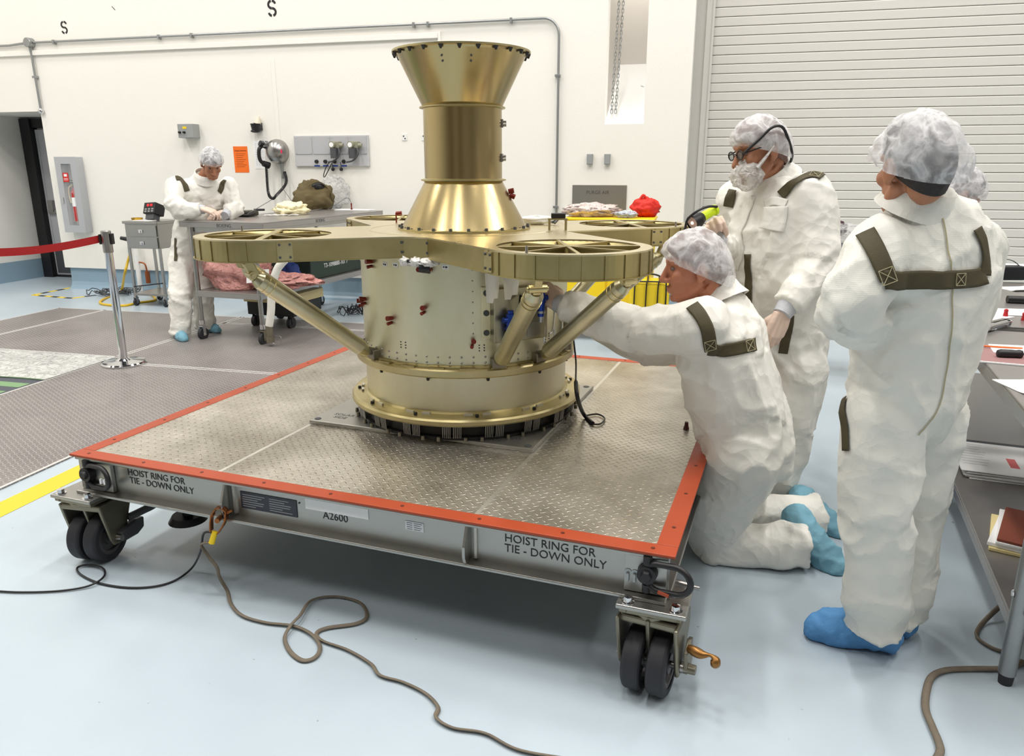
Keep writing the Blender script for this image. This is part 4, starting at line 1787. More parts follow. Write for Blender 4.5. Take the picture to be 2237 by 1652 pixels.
def big_caster(lx, ly, yaw, trail):
    """twin wheel caster: plate bolted under the beam, arched fork, wheels"""
    base = (CM @ Vector((lx, ly, 0)))
    base.z = 0
    Kp = Matrix.Translation(base) @ Matrix.Rotation(CY, 4, 'Z')
    K = Matrix.Translation(base) @ Matrix.Rotation(yaw, 4, 'Z')
    ZT = KZ(.172)
    r, w_, gp = .098, .056, .026
    m = MB(Kp)
    m.box(-.10, .10, -.085, .10, ZT - .014, ZT)
    m.build('mount_plate', M_alu, cart, .003)
    for x in (-.068, .068):
        m = MB(Kp)
        m.cyl((x, -.062, ZT), (x, -.062, ZT + .003), .019, None, 18)
        m.cyl((x, -.062, ZT + .003), (x, -.062, ZT + .018), .014, .013, 6)
        m.build('mount_bolt', M_chrome, cart, .001)
    m = MB(Kp)
    m.box(-.085, .085, -.07, .085, ZT - .034, ZT - .014)
    m.box(-.092, -.07, -.075, -.05, ZT - .03, ZT - .014)
    m.build('swivel_plate', M_cast, cart, .003)
    zt = ZT - .040
    m = MB(K)
    m.cyl((0, 0, zt - .004), (0, 0, ZT - .034), .07, None, 32)
    m.box(-.088, .088, -.062 + trail * .4, .07 + trail * .4, zt - .026, zt)
    ya = trail
    for x in (-.092, .078):
        m.prism([(ya - .075, zt), (ya + .085, zt), (ya + .095, zt - .05), (ya + .045, r - .012), (ya + .02, r - .028), (ya - .02, r - .028), (ya - .035, r + .0), (ya - .062, zt - .055)], x, x + .014, prof(0, 0))
    m.prism([(ya - .06, zt), (ya + .06, zt), (ya + .03, r + .03), (ya + .018, r - .018), (ya - .018, r - .018), (ya - .03, r + .03)], -.007, .007, prof(0, 0))
    m.build('fork', M_cast, cart, .007)
    m = MB(K)
    m.cyl((-.102, ya, r), (.102, ya, r), .011, None, 12)
    m.cyl((.092, ya, r), (.112, ya, r), .017, .015, 6)
    m.build('axle_bolt', M_steel, cart)
    for s_ in (-1, 1):
        x0 = s_ * (gp / 2 + w_ / 2 - .004)
        XX = Matrix.Translation((x0, ya, r)) @ Matrix.Rotation(PI / 2, 4, 'Y')
        h = w_ / 2
        m = MB(K @ XX)
        m.lathe([(.070, -h), (r - .009, -h), (r - .003, -h + .004), (r, -h + .010), (r, h - .010), (r - .003, h - .004), (r - .009, h), (.070, h)], (0, 0, 0), 56)
        wh = m.build('wheel', M_rubber, cart)
        m = MB(K @ XX)
        m.lathe([(0, -h + .004), (.03, -h + .004), (.032, -h + .014), (.052, -h + .014), (.056, -h + .004), (.071, -h + .002), (.071, h - .002), (.056, h - .004), (.052, h - .014), (.032, h - .014), (.03, h - .004), (0, h - .004)], (0, 0, 0), 40)
        m.build('wheel_hub', pm('hub_grey', srgb(92, 90, 92), .4, .6) if 'hub_grey' not in bpy.data.materials else bpy.data.materials['hub_grey'], wh)
    return K


K1 = big_caster(.04, .03, R(-12), .012)
K2 = big_caster(CW - .06, .04, R(-26), -.02)
m = MB(K1)
m.prism([(.02, .075), (.01, .12), (.10, .135), (.145, .128), (.14, .085), (.10, .07)], .08, .112, prof(0, 0))
m.build('brake_housing', M_dgrey, cart, .006)
m = MB(K1)
m.tube(spline([(.09, .08, .15), (.12, .13, .16), (.15, .17, .175), (.16, .19, .21)], 6), .016, 8)
m.build('brake_lever', M_dgrey, cart)
m = MB(K2)
m.prism([(-.03, .085), (-.045, .16), (-.01, .19), (.02, .18), (.03, .10), (.0, .08)], .102, .114, prof(0, 0))
m.cyl((.10, -.02, .10), (.135, -.02, .10), .016, .014, 12)
m.build('brake_housing', M_cast, cart, .002)
m = MB(K2)
m.tube(spline([(.11, -.03, .175), (.15, -.04, .172), (.178, -.045, .18), (.192, -.048, .17), (.19, -.048, .15)], 6), [.010 + .005 * math.sin(i * .4) for i in range(25)], 8)
m.build('brake_lever', pm('bronze_lever', srgb(150, 108, 60), .35, .8), cart)
for lx, ly, yw in ((.2, CD - .2, 0), (CW - .2, CD - .2, -.3)):
    base = CM @ Vector((lx, ly, 0))
    base.z = 0
    K = Matrix.Translation(base) @ Matrix.Rotation(yw, 4, 'Z')
    for s_ in (-1, 1):
        m = MB(K)
        m.cyl((s_ * .012, 0, .098), (s_ * .066, 0, .098), .098, None, 32)
        m.build('wheel', M_rubber, cart, .006)
    m = MB(K)
    m.box(-.09, .09, -.08, .08, .23, KZ(.18))
    m.box(-.088, -.075, -.04, .04, .08, .235)
    m.box(.075, .088, -.04, .04, .08, .235)
    m.build('fork', M_cast, cart, .003)
# leveling foot visible beside the left caster
lf = (CM @ Vector((.36, .24, 0)))
m = MB(Matrix.Translation((lf.x, lf.y, 0)))
m.cyl((0, 0, .19), (0, 0, KZ(.18)), .05, .055, 20)
m.cyl((0, 0, .15), (0, 0, .19), .02, .02, 12)
m.cyl((0, 0, .13), (0, 0, .155), .075, .06, 28)
m.build('leveling_foot', M_black, cart, .003)

# raised square plate under the structure
m = MB(CM)
m.box(.715, 1.833, .69, 1.72, CZ - .002, CZ + .016)
ap = m.build('adapter_plate', pm('sanded_aluminium', srgb(176, 174, 168), .4, .9, var=.05, vscale=14, rvar=.08), cart, .004)
m = MB(CM)
m.merge(text_mesh('SOLAR ARRAY', .036, .0006), Matrix.Translation((1.52, .775, CZ + .0163)))
m.merge(text_mesh('SIDE', .036, .0006), Matrix.Translation((1.60, .735, CZ + .0163)))
m.merge(text_mesh('SOLAR ARRAY', .036, .0006), Matrix.Translation((.78, .80, CZ + .0163)))
m.merge(text_mesh('SIDE', .036, .0006), Matrix.Translation((.80, .76, CZ + .0163)))
m.build('lettering', M_dgrey, ap)
for x, y in ((.745, .72), (1.80, .72), (1.80, 1.69), (.745, 1.69)):
    m = MB(CM)
    m.cyl((x, y, CZ + .0155), (x, y, CZ + .018), .016, None, 14)
    m.build('plate_bolt', M_dgrey, ap)

# ================================================================== the golden structure
AX, AY = -.225, 3.62
DM = KS @ Matrix.Translation((AX, AY, CZ + .016))
cr = thing('payload_dispenser', 'golden spacecraft dispenser with four round lobed arms and a flared mast', 'spacecraft structure', DM)
SM0 = Matrix.Translation((AX, AY, 0))
SM = KS @ SM0       # absolute heights about its axis


def cyl_pt(r, a, z):
    return Vector((r * math.cos(R(a)), r * math.sin(R(a)), z))


# base ring with spring packs
m = MB(SM)
m.lathe([(.50, CZ + .017), (.53, CZ + .017), (.53, CZ + .03), (.515, CZ + .035), (.515, .425), (.545, .432)], (0, 0, 0), 96)
m.build('base_ring', pm('base_ring_black', srgb(34, 32, 32), .4, .4), cr)
for i in range(18):
    a = -180 + i * 20 + 6
    m = MB(SM)
    for j in range(10):
        aa = a + (j - 5 + (1 if j > 4 else 0)) * .85
        m.cyl(cyl_pt(.533, aa, CZ + .028), cyl_pt(.54, aa + .2, .428), .0025, None, 6)
    m.build('spring_pack', M_steel, cr)
    for s_ in (-6, 6.5):
        m = MB(SM)
        p = cyl_pt(.545, a + s_, CZ + .017)
        m.cyl(p, p + Vector((0, 0, .018)), .009, .007, 8)
        m.build('ring_clamp', M_cast, cr)
m = MB(SM)
m.lathe([(.545, .432), (.556, .428), (.563, .436), (.563, .452), (.556, .460), (.545, .463), (.50, .468), (.489, .475)], (0, 0, 0), 96)
m.build('base_flange', M_gold, cr)
for i in range(12):
    a = -172 + i * 30
    m = MB(SM)
    m.cyl(cyl_pt(.527, a, .462), cyl_pt(.527, a, .475), .009, .008, 10)
    m.build('flange_bolt', M_black, cr)
for i in range(24):
    a = -165 + i * 15 + (4 if i % 2 else -2)
    m = MB(SM)
    m.box(.506, .517, -.019, .019, .466, .476, Matrix.Rotation(R(a), 4, 'Z'))
    m.build('flange_shim', pm('shim_steel', srgb(215, 212, 200), .3, .8) if 'shim_steel' not in bpy.data.materials else bpy.data.materials['shim_steel'], cr)
m = MB(SM)
m.lathe([(.489, .466), (.489, .632)], (0, 0, 0), 128)
m.build('lower_cylinder', M_body, cr)
m = MB(SM)
m.lathe([(.489, .628), (.518, .634), (.53, .642), (.53, .668), (.522, .674), (.505, .676), (.505, .682), (.492, .686)], (0, 0, 0), 128)
m.build('mid_ring', M_gold, cr)
for i in range(24):
    m = MB(SM)
    p = cyl_pt(.512, i * 15 + 4, .673)
    X = Matrix.Translation(p) @ Matrix.Rotation(R(i * 15 + 4), 4, 'Z')
    m.box(-.006, .010, -.035, .035, 0, .007, X)
    m.build('ring_clip', M_web, cr, .001)
for i in range(12):
    p = cyl_pt(.503, i * 30 + 14, .630)
    m = MB(SM)
    m.cyl(p + Vector((0, 0, -.012)), p, .006, .008, 8)
    m.build('ring_bolt', M_black, cr)
m = MB(SM)
m.lathe([(.49, .676), (.49, 1.15)], (0, 0, 0), 128)
m.m = 1                                  # rivet domes pressed into the skin
for i in range(60):
    for z in (.697, .722):
        m.ball(cyl_pt(.489, i * 6 + 1, z), (.0055, .0055, .0055), 8, 5)
for i in range(9):
    m.ball(cyl_pt(.489, -83, .78 + .045 * i), .004, 8, 5)
body = m.build('body_cylinder', [M_body, M_steel], cr)
m = MB(SM)
for a in (-122, -119, -80, -77.5, -40, -37):
    for z in (.75, .762, .774):
        p = cyl_pt(.4895, a, z)
        m.cyl(p, p + cyl_pt(.002, a, 0), .0032, None, 8)
m.build('drain_holes', M_black, body)


def on_body(a, z, dr=0.0):
    """frame on the cylinder face: x around, y outwards, z up"""
    return KS @ Matrix.Translation((AX, AY, 0)) @ Matrix.Rotation(R(a - 90), 4, 'Z') @ Matrix.Translation((0, .49 + dr, z))


for a, z, h in ((-107, .927, 1), (-127.4, .866, 1), (-106, 1.095, 0), (-143, 1.10, 1), (-150, 1.125, 0), (-83, .787, 1), (-155, .92, 1), (-163, .9, 1)):
    m = MB(on_body(a, z))
    if h:
        m.cyl((0, 0, .008), (0, .03, .010), .009, .011, 12)
        m.cyl((.004, 0, -.012), (.008, .022, -.016), .007, .008, 12)
    else:
        for dx in (-.022, 0, .022):
            m.cyl((dx, 0, 0), (dx, .028, .003), .009, .011, 12)
    m.build('red_connector', M_red, cr)
for a, z in ((-131, 1.105), (-123.5, 1.107), (-96, 1.108), (-85, 1.108), (-112, 1.118)):
    m = MB(on_body(a, z))
    m.box(-.014, .014, -.002, .0015, -.010, .010)
    lp = m.build('id_label', M_paper, cr)
    m = MB(on_body(a, z))
    m.box(-.008, .001, .0015, .002, -.004, .003)
    m.cyl((.007, .0015, 0), (.007, .0021, 0), .0035, None, 8)
    m.build('label_print', M_black, lp)
# foil wrapped sensor and blanket edge under the deck
m = MB(on_body(-104, 1.125))
m.box(-.02, .09, .005, .03, .0, .012)
m.cyl((-.01, .02, -.022), (.035, .03, -.02), .022, .018, 14)
m.build('sensor', M_black, cr, .002)
m = MB(KS)
for a0, r_ in ((-103.5, .04), (-110, .03), (-116, .026)):
    lump(m, SM0 @ cyl_pt(.505, a0, 1.128), (r_, r_, .02), .35, 8, a0)
m.build('foil_wrap', pm('white_foil', srgb(232, 230, 226), .4, .1, bump=.004, bscale=30), cr)
# hanging white cloth flaps by the front lobe
for i, (a, w_, d_) in enumerate(((-75, .07, .15), (-67.5, .08, .14))):
    m = MB(on_body(a, 1.145, .09))
    m.grid(lambda u, v: ((u - .5) * w_ * (1 - .35 * v) + .01 * v, .02 * math.sin(u * 5 + i) * (1 - v * .5) + .02 * v, -d_ * v - .02 * (u > .4) * v), 10, 8, .002)
    m.build('cloth_flap', pm('flap_white', srgb(232, 228, 216), .7) if i == 0 else bpy.data.materials['flap_white'], cr)

# valve panel
pb = MB(on_body(-60, .905))
pb.box(-.14, .125, -.02, .03, -.118, .115)
vp = pb.build('valve_panel', pm('panel_chromate', srgb(170, 164, 142), .35, .9, var=.08), cr, .004)
m = MB(on_body(-60, .905))
m.box(-.10, -.035, .03, .034, -.10, -.04)
m.build('panel_label', M_steel, vp)
for dx, dz, nm in ((-.085, .045, 0), (.065, -.035, 1)):
    m = MB(on_body(-60, .905) @ Matrix.Translation((dx, .06, dz)))
    m.cyl((0, 0, -.06), (0, 0, .0), .014, .018, 14)
    m.cyl((0, 0, .0), (0, 0, .045), .021, .019, 14)
    m.cyl((0, 0, .045), (0, 0, .06), .013, .013, 10)
    m.cyl((-.03, 0, .02), (.035, 0, .02), .013, .013, 12)
    m.cyl((0, -.035, -.02), (0, .012, -.02), .015, .012, 12)
    v = m.build('blue_valve', M_bluean, cr)
    m = MB(on_body(-60, .905) @ Matrix.Translation((dx, .06, dz)))
    m.cyl((0, 0, -.085), (0, 0, -.06), .012, .013, 6)
    m.cyl((0, 0, -.045), (0, 0, -.035), .019, .019, 14)
    m.build('valve_fitting', M_steel, v)
m = MB(on_body(-60, .905))
m.tube(spline([(-.01, .05, .08), (-.03, .075, .07), (-.03, .075, .02), (0, .06, -.02)], 6), .006, 8)
m.tube(spline([(.01, .05, .08), (.03, .08, .05), (.02, .08, .0)], 6), .006, 8)
m.build('harness', M_black, cr)
ft = MB(on_body(-79 + 2.6, .913))
ft.box(-.022, .022, -.005, .006, -.112, .112)
fs = ft.build('flag_strip', M_body, cr, .002)
for z in (.085, .0, -.085):
    m = MB(on_body(-79 + 2.6, .913 + z))
    m.cyl((0, .006, 0), (0, .009, 0), .013, None, 16)
    m.build('strip_port', M_dgrey, fs)
# bright tubing to the right of the panel
m = MB(on_body(-44, .85))
m.tube(spline([(-.05, .03, -.01), (-.05, .04, -.09), (-.035, .04, -.105), (.005, .04, -.105), (.02, .04, -.09), (.02, .04, .02), (.02, .03, .10)], 6), .0045, 8)
m.build('bright_tube', M_chrome, cr)
m = MB(on_body(-44, .85))
m.box(-.02, .004, .03, .05, -.135, -.108)
m.build('blue_clip', M_bluean, cr)
m = MB(on_body(-36, .86))
m.tube(spline([(.03, .03, .12), (.035, .045, .04), (.05, .045, -.05), (.07, .04, -.06)], 6), .0045, 8)
m.build('bright_tube', M_chrome, cr)
m = MB(on_body(-19.8, .69, .02))
m.cyl((0, .0, -.005), (0, .0, .045), .026, .024, 16)
m.cyl((0, .0, .045), (0, .0, .075), .02, .02, 14)
m.cyl((0, .0, .075), (0, .0, .16), .016, .016, 14)
m.build('drain_cock', M_cast, cr)
m = MB(on_body(-19.8, .69, .02))
m.lathe([(.0245, .047), (.0245, .056)], (0, 0, 0), 16)
m.lathe([(.0205, .076), (.0205, .084)], (0, 0, 0), 16)
m.build('black_band', M_black, cr)

# ---- four-lobed deck
ZD0, ZD1 = 1.145, 1.23
LOBES = ((202, .885), (297, .945), (22, .9), (117, .93))
RO, RI = .305, .262
outl = []
holes = []
hubc = []
for k_, (la, ld) in enumerate(LOBES):
    ca, sa = math.cos(R(la)), math.sin(R(la))
    tr = lambda x, y, ca=ca, sa=sa: (x * ca - y * sa, x * sa + y * ca)
    pts = [(.385, -.335)]
    a0 = -97
    pts += [(ld + RO * math.cos(R(a)), RO * math.sin(R(a))) for a in [a0 + (2 * -a0) * i / 40 for i in range(41)]]
    pts += [(.385, .335)]
    outl += [tr(*p) for p in pts]
    hl = [(ld + RI * math.cos(R(a)), RI * math.sin(R(a))) for a in [360 * i / 64 for i in range(64)]]
    holes.append([tr(*p) for p in hl])
me = plate2d([outl] + holes, .006)
m = MB(SM)
m.merge(me, Matrix.Translation((0, 0, ZD1 - .003)))
m.lathe([(.435, ZD1 + .0005), (.44, ZD1 + .002), (.445, ZD1 + .0005)], (0, 0, 0), 96)
m.build('deck_plate', pm('deck_chromate', srgb(214, 200, 160), .3, 1, var=.06, vscale=3, rvar=.08), cr)
m = MB(SM)
m.strip([(p[0] * 1, p[1] * 1) for p in outl], ZD0, ZD1 - .006, .006)
m.strip([(p[0] * 1.006, p[1] * 1.006) for p in outl], ZD0 - .004, ZD0, .035)
m.build('edge_web', M_web, cr)
for k_, (la, ld) in enumerate(LOBES):
    LM = SM @ Matrix.Rotation(R(la), 4, 'Z') @ Matrix.Translation((ld, 0, 0))
    m = MB(LM)
    m.strip([(RI * math.cos(R(a)), RI * math.sin(R(a))) for a in range(0, 360, 6)][::-1], ZD0, ZD1 - .006, .004, smooth=True)
    m.build('lobe_ring', M_web, cr)
    for j in range(4):
        a = 22.5 + 45 * j + (0 if k_ % 2 else 8)
        big = j in (1,)
        m = MB(LM @ Matrix.Rotation(R(a), 4, 'Z'))
        wv = .03 if big else .014
        m.box(-RI, RI, -wv / 2, wv / 2, ZD1 - .007 - j * .0004, ZD1 - .0005 - j * .0004)
        m.box(-RI, RI, -.002, .002, ZD1 - .075, ZD1 - .008)
        m.build('lobe_spoke', M_web, cr)
    m = MB(LM)
    m.cyl((0, 0, ZD1 - .08), (0, 0, ZD1 - .001), .022, None, 20)
    m.build('lobe_hub', M_web, cr)
    for j in range(16):
        a = -112 + j * 15
        m = MB(LM @ Matrix.Rotation(R(a), 4, 'Z'))
        m.box(RO - .001, RO + .004, -.0025, .0025, ZD0, ZD1 - .006)
        m.build('web_rib', M_web, cr)
    for s_ in (-1, 1):
        m = MB(LM)
        x0 = -.03
        m.box(x0 - .03, x0 + .03, s_ * (RO + .001) - .004, s_ * (RO + .001) + .004, ZD0 + .003, ZD1 - .009)
        m.m = 1
        for dx in (-.02, .02):
            for dz in (.016, .066):
                m.cyl((x0 + dx, s_ * (RO + .004), ZD0 + dz), (x0 + dx, s_ * (RO + .009), ZD0 + dz), .005, None, 8)
        m.build('splice_plate', [M_gold, M_dgrey], cr)
    m = MB(LM @ Matrix.Rotation(R(-60 if k_ == 1 else -70), 4, 'Z'))
    m.cyl((RO - .02, 0, ZD1), (RO - .02, 0, ZD1 + .022), .0055, .004, 10)
    m.build('guide_pin', M_steel, cr)
# hub corner faces between the lobes
for k_ in range(4):
    a = (LOBES[k_][0] + LOBES[(k_ + 1) % 4][0] + (360 if k_ == 2 and False else 0)) / 2
    if k_ == 1:
        a = (297 + 382) / 2
    if k_ == 3:
        a = 159.5
    m = MB(SM @ Matrix.Rotation(R(a), 4, 'Z'))
    m.box(.47, .503, -.042, .042, ZD0 - .004, ZD1 - .006)
    m.build('hub_face', M_gold, cr, .002)
    for s_ in (-1, 1):
        m = MB(SM @ Matrix.Rotation(R(a), 4, 'Z'))
        for dz in (.022, .062):
            m.cyl((.505, s_ * .058, ZD0 + dz), (.513, s_ * .06, ZD0 + dz), .006, None, 8)
        m.build('corner_bolts', M_dgrey, cr)
# struts
for la, ld in LOBES:
    for dt, db in ((-9, -8), (14, 16)):
        t_ = SM0 @ cyl_pt(1.03, la + dt, 1.10)
        b_ = SM0 @ cyl_pt(.535, la + db, .705)
        ax_ = (b_ - t_).normalized()
        m = MB(KS)
        m.cyl(t_ + ax_ * .06, b_ - ax_ * .045, .0355, None, 24)
        m.cyl(t_ + ax_ * .035, t_ + ax_ * .06, .022, .0355, 24)
        m.cyl(b_ - ax_ * .045, b_ - ax_ * .0, .0355, .018, 24)
        st_ = m.build('strut', M_strut, cr)
        m = MB(KS)
        for q in (.085, .11):
            m.cyl(t_ + ax_ * q, t_ + ax_ * (q + .006), .0375, None, 24)
        m.build('strut_collar', M_gold, st_)
        m = MB(KS)
        sd_ = ax_.cross(Vector((0, 0, 1))).normalized()
        m.bar(t_ + Vector((0, 0, .045)), t_ + ax_ * .04, .03, .04)
        m.cyl(t_ - sd_ * .034 + ax_ * .015, t_ + sd_ * .034 + ax_ * .015, .015, None, 14)
        m.cyl(t_ - sd_ * .04 + ax_ * .015, t_ + sd_ * .04 + ax_ * .015, .008, None, 10)
        m.build('strut_clevis', M_gold, st_, .003)
        m = MB(KS)
        m.bar(b_ - ax_ * .03, SM0 @ cyl_pt(.49, la + db, .70), .03, .035)
        m.box(-.02, .02, -.03, .03, -.03, .012, Matrix.Translation(SM0 @ cyl_pt(.505, la + db, .705)) @ Matrix.Rotation(R(la + db), 4, 'Z'))
        m.build('foot_fitting', M_cast, st_, .003)

# ---- mast
m = MB(SM)
m.lathe([(.312, ZD1), (.312, ZD1 + .008), (.292, ZD1 + .010)], (0, 0, 0), 96)
m.build('mast_foot_flange', M_gold, cr)
for i in range(24):
    p = cyl_pt(.302, i * 15 + 7, ZD1 + .008)
    m = MB(SM)
    m.cyl(p, p + Vector((0, 0, .012)), .008, .007, 8)
    m.build('foot_bolt', M_dgrey, cr)
m = MB(SM)
m.lathe([(.294, ZD1 + .008), (.18, 1.447)], (0, 0, 0), 128)
m.build('lower_cone', M_mast, cr)
m = MB(SM)
m.lathe([(.18, 1.445), (.197, 1.449), (.197, 1.455), (.18, 1.459)], (0, 0, 0), 128)
m.build('neck_flange', M_gold, cr)
m = MB(SM)
m.lathe([(.179, 1.455), (.179, 1.765)], (0, 0, 0), 128)
m.build('mast_tube', M_mast, cr)
m = MB(SM)
m.lathe([(.18, 1.762), (.195, 1.765), (.195, 1.770), (.18, 1.774)], (0, 0, 0), 128)
m.build('neck_flange', M_gold, cr)
m = MB(SM)
m.lathe([(.18, 1.770), (.287, 1.985), (.292, 1.998)], (0, 0, 0), 128)
m.build('upper_cone', M_mast, cr)
m = MB(SM)
m.lathe([(.285, 1.993), (.309, 1.994), (.309, 2.002), (.285, 2.002), (.278, 1.985)], (0, 0, 0), 128)
m.build('rim_flange', M_gold, cr)
for i in range(24):
    p = cyl_pt(.2985, i * 15 + 2, 1.993)
    m = MB(SM)
    m.cyl(p + Vector((0, 0, -.016)), p, .004, .011, 10)
    m.build('rim_bolt', M_black, cr)
for a in (-104, -78):
    m = MB(SM)
    for z in (1.955, 1.935):
        rr = .18 + (z - 1.77) * .107 / .215
        p = cyl_pt(rr - .001, a, z)
        m.cyl(p, p + cyl_pt(.004, a, -.002), .0045, None, 8)
    m.build('cone_rivets', M_dgrey, cr)
for a, z in ((-5, 1.70), (-10, 1.55)):
    m = MB(SM @ Matrix.Rotation(R(a), 4, 'Z'))
    m.box(.176, .186, -.012, .012, z - .018, z + .018)
    m.cyl((.186, 0, z + .006), (.20, 0, z + .006), .006, None, 8)
    m.cyl((.186, 0, z - .008), (.20, 0, z - .008), .006, None, 8)
    m.build('cable_bracket', M_steel, cr)
m = MB(SM @ Matrix.Rotation(R(-6), 4, 'Z'))
m.cyl((.21, 0, 1.40), (.235, 0, 1.405), .012, .012, 10)
m.cyl((.215, 0, 1.385), (.24, 0, 1.375), .012, .012, 10)
m.build('red_connector', M_red, cr)
G0 = G
# electronics stand, white lead and red lever on the deck
q = G0(1218, 502, ZD1)
es = MB(KS)
es.box(q.x - .045, q.x + .045, q.y - .02, q.y + .03, ZD1 + .045, ZD1 + .052)
for dx in (-.038, .038):
    for dy in (-.015, .025):
        es.box(q.x + dx - .004, q.x + dx + .004, q.y + dy - .004, q.y + dy + .004, ZD1, ZD1 + .046)
e_ = es.build('connector_stand', M_gold, cr)
m = MB(KS)
m.box(q.x - .03, q.x + .035, q.y - .018, q.y + .02, ZD1 + .052, ZD1 + .075)
m.build('connector_body', M_black, e_, .003)
m = MB(KS)
q2 = G0(1185, 492, ZD1)
lump(m, q2 + Vector((-.03, .05, .022)), (.10, .03, .022), .3, 7, 3, floor=ZD1)
m.build('white_lead', M_white, cr)
m = MB(KS)
m.tube(spline([q2 + Vector((.05, .03, .01)), q2 + Vector((.08, .02, .03)), q2 + Vector((.06, -.01, .01))], 6), .006, 8)
m.build('lead_end', M_dgrey, cr)
m = MB(KS)
q3 = G0(866, 486, ZD1)
m.cyl(q3, q3 + Vector((0, 0, .05)), .004, None, 8)
m.tube([q3 + Vector((0, 0, .045)), q3 + Vector((.03, 0, .048))], .011, 8)
m.build('red_lever', M_red, cr)

# black strap lead running from the structure to the deck
m = MB(KS)
dz = CZ
m.tube(spline([SM0 @ cyl_pt(.53, -14, .74), SM0 @ cyl_pt(.55, -16, .62), U(1258, 835, 3.28), U(1262, 870, 3.2), G(1275, 905, dz + .02), G(1295, 925, dz + .008)], 8),
       [.004] * 16 + [.0095] * 25, 8)
m.tube(spline([G(1280, 908, dz + .006), G(1305, 905, dz + .006), G(1321, 914, dz + .006), G(1312, 926, dz + .006), G(1295, 927, dz + .006)], 6), .004, 6)
tag(m.build('strap_lead', M_black), 'black lead hanging from the golden body and looping on the deck', 'cable')
m = MB(KS)
q = G(1499, 938, CZ)
m.cyl(q, q + Vector((0, 0, .012)), .014, .012, 12)
m.cyl(q + Vector((0, 0, .012)), q + Vector((0, 0, .036)), .010, .008, 12)
tag(m.build('dust_cap', pm('maroon_cap', srgb(70, 24, 22), .4)), 'small maroon cap standing on the tread deck before the kneeling person', 'cap')

# ---- grounding clamp and cables at the front edge
gc = thing('grounding_clamp', 'copper grounding clamp gripping the gusset under the orange edge', 'clamp', CM @ Vector((.80, -.03, .12)))
cu_ = pm('copper_clamp', srgb(150, 92, 52), .3, .9, var=.1)
GP = CM0 @ Vector((.795, -.022, .215))
gd = Vector((-.35, -.1, -1)).normalized()
m = MB(KS)
s_ = gd.cross(Vector((0, 1, 0))).normalized()
n_ = gd.cross(s_)
for sg in (1, -1):
    for o_ in (-.010, .010):
        P_ = [GP + s_ * (sg * a_) + gd * b_ + n_ * o_ for a_, b_ in ((.004, -.02), (.020, -.012), (.028, .02), (.024, .05), (.014, .085))]
        for a_, b_ in zip(P_[:-1], P_[1:]):
            m.bar(a_, b_, .005, .014, n_)
    m.tube([GP + s_ * (sg * .026) + gd * .02 - n_ * .012, GP + s_ * (sg * .026) + gd * .02 + n_ * .012], .006, 8)
m.cyl(GP + gd * .03 + Vector((0, -.018, 0)), GP + gd * .03 + Vector((0, .018, 0)), .010, None, 12)
m.tube([GP + s_ * .02 + gd * .0, GP + s_ * .04 - gd * .02], .005, 8)
m.build('jaws', cu_, gc)
m = MB(KS)
m.cyl(GP + gd * .085, GP + gd * .135, .011, .012, 12)
m.build('yellow_boot', M_yellow, gc)


def ground_cable(name, pts, r, mat_, label, flat=None, lift=.0):
    m = MB()
    m.tube(spline(pts, 8), r, 8, flat=flat)
    return tag(m.build(name, mat_), label, 'cable')


cr_ = .004
top = KS @ (GP + gd * .09 + s_ * .012)
ground_cable('ground_cable', [top, U(446, 1165, 2.42), U(438, 1205, 2.47), G(420, 1240, .03), G(385, 1267, .006), G(340, 1281, .006), G(280, 1284, .006), G(220, 1275, .006), G(180, 1258, .006),
                              G(168, 1242, .008), G(190, 1234, .010), G(222, 1240, .012), G(229, 1256, .013), G(212, 1272, .013), G(180, 1284, .008), G(120, 1292, .006), G(40, 1294, .006), G(-30, 1290, .006)],
             cr_, M_black, 'thin black ground cable looping to the left photo edge')
brd = pm('braided_grey_cable', srgb(112, 102, 88), .7, var=.25, vscale=30, bump=.002, bscale=80)
top2 = KS @ (GP + gd * .13)
ground_cable('braided_cable', [top2, U(440, 1190, 2.42), U(455, 1215, 2.43), U(474, 1240, 2.42), U(480, 1262, 2.42), G(497, 1292, .02), G(505, 1320, .008), G(530, 1345, .008), G(580, 1360, .008), G(640, 1367, .010),
                               G(680, 1385, .010), G(699, 1412, .008), G(690, 1435, .008), G(662, 1443, .008), G(635, 1425, .008), G(622, 1395, .010), G(634, 1368, .020), G(655, 1345, .02), G(680, 1312, .012), G(730, 1303, .010),
                               G(785, 1316, .008), G(802, 1345, .008), G(780, 1362, .008), G(715, 1372, .008), G(692, 1384, .008), G(705, 1400, .008), G(760, 1420, .008), G(810, 1450, .008), G(830, 1475, .008), G(880, 1490, .008), G(930, 1515, .008),
                               G(957, 1545, .008), G(953, 1568, .008), G(990, 1590, .008), G(1060, 1602, .008), G(1140, 1640, .008), G(1300, 1665, .008)],
             .0058, brd, 'long grey braided cable snaking over the near floor from the clamp', (1.25, .6))

# ================================================================== people
def remeshed(mb, voxel, it=4, fac=.5):
    me = bpy.data.meshes.new('tmp')
    me.from_pydata([tuple(v) for v in mb.v], [], mb.f)
    me.update()
    o = bpy.data.objects.new('tmp', me)
    COL.objects.link(o)
    r = o.modifiers.new('r', 'REMESH')
    r.mode = 'VOXEL'
    r.voxel_size = voxel
    if it:
        s = o.modifiers.new('s', 'SMOOTH')
        s.factor = fac
        s.iterations = it
    out = evaluated(o)
    bpy.data.objects.remove(o)
    return out


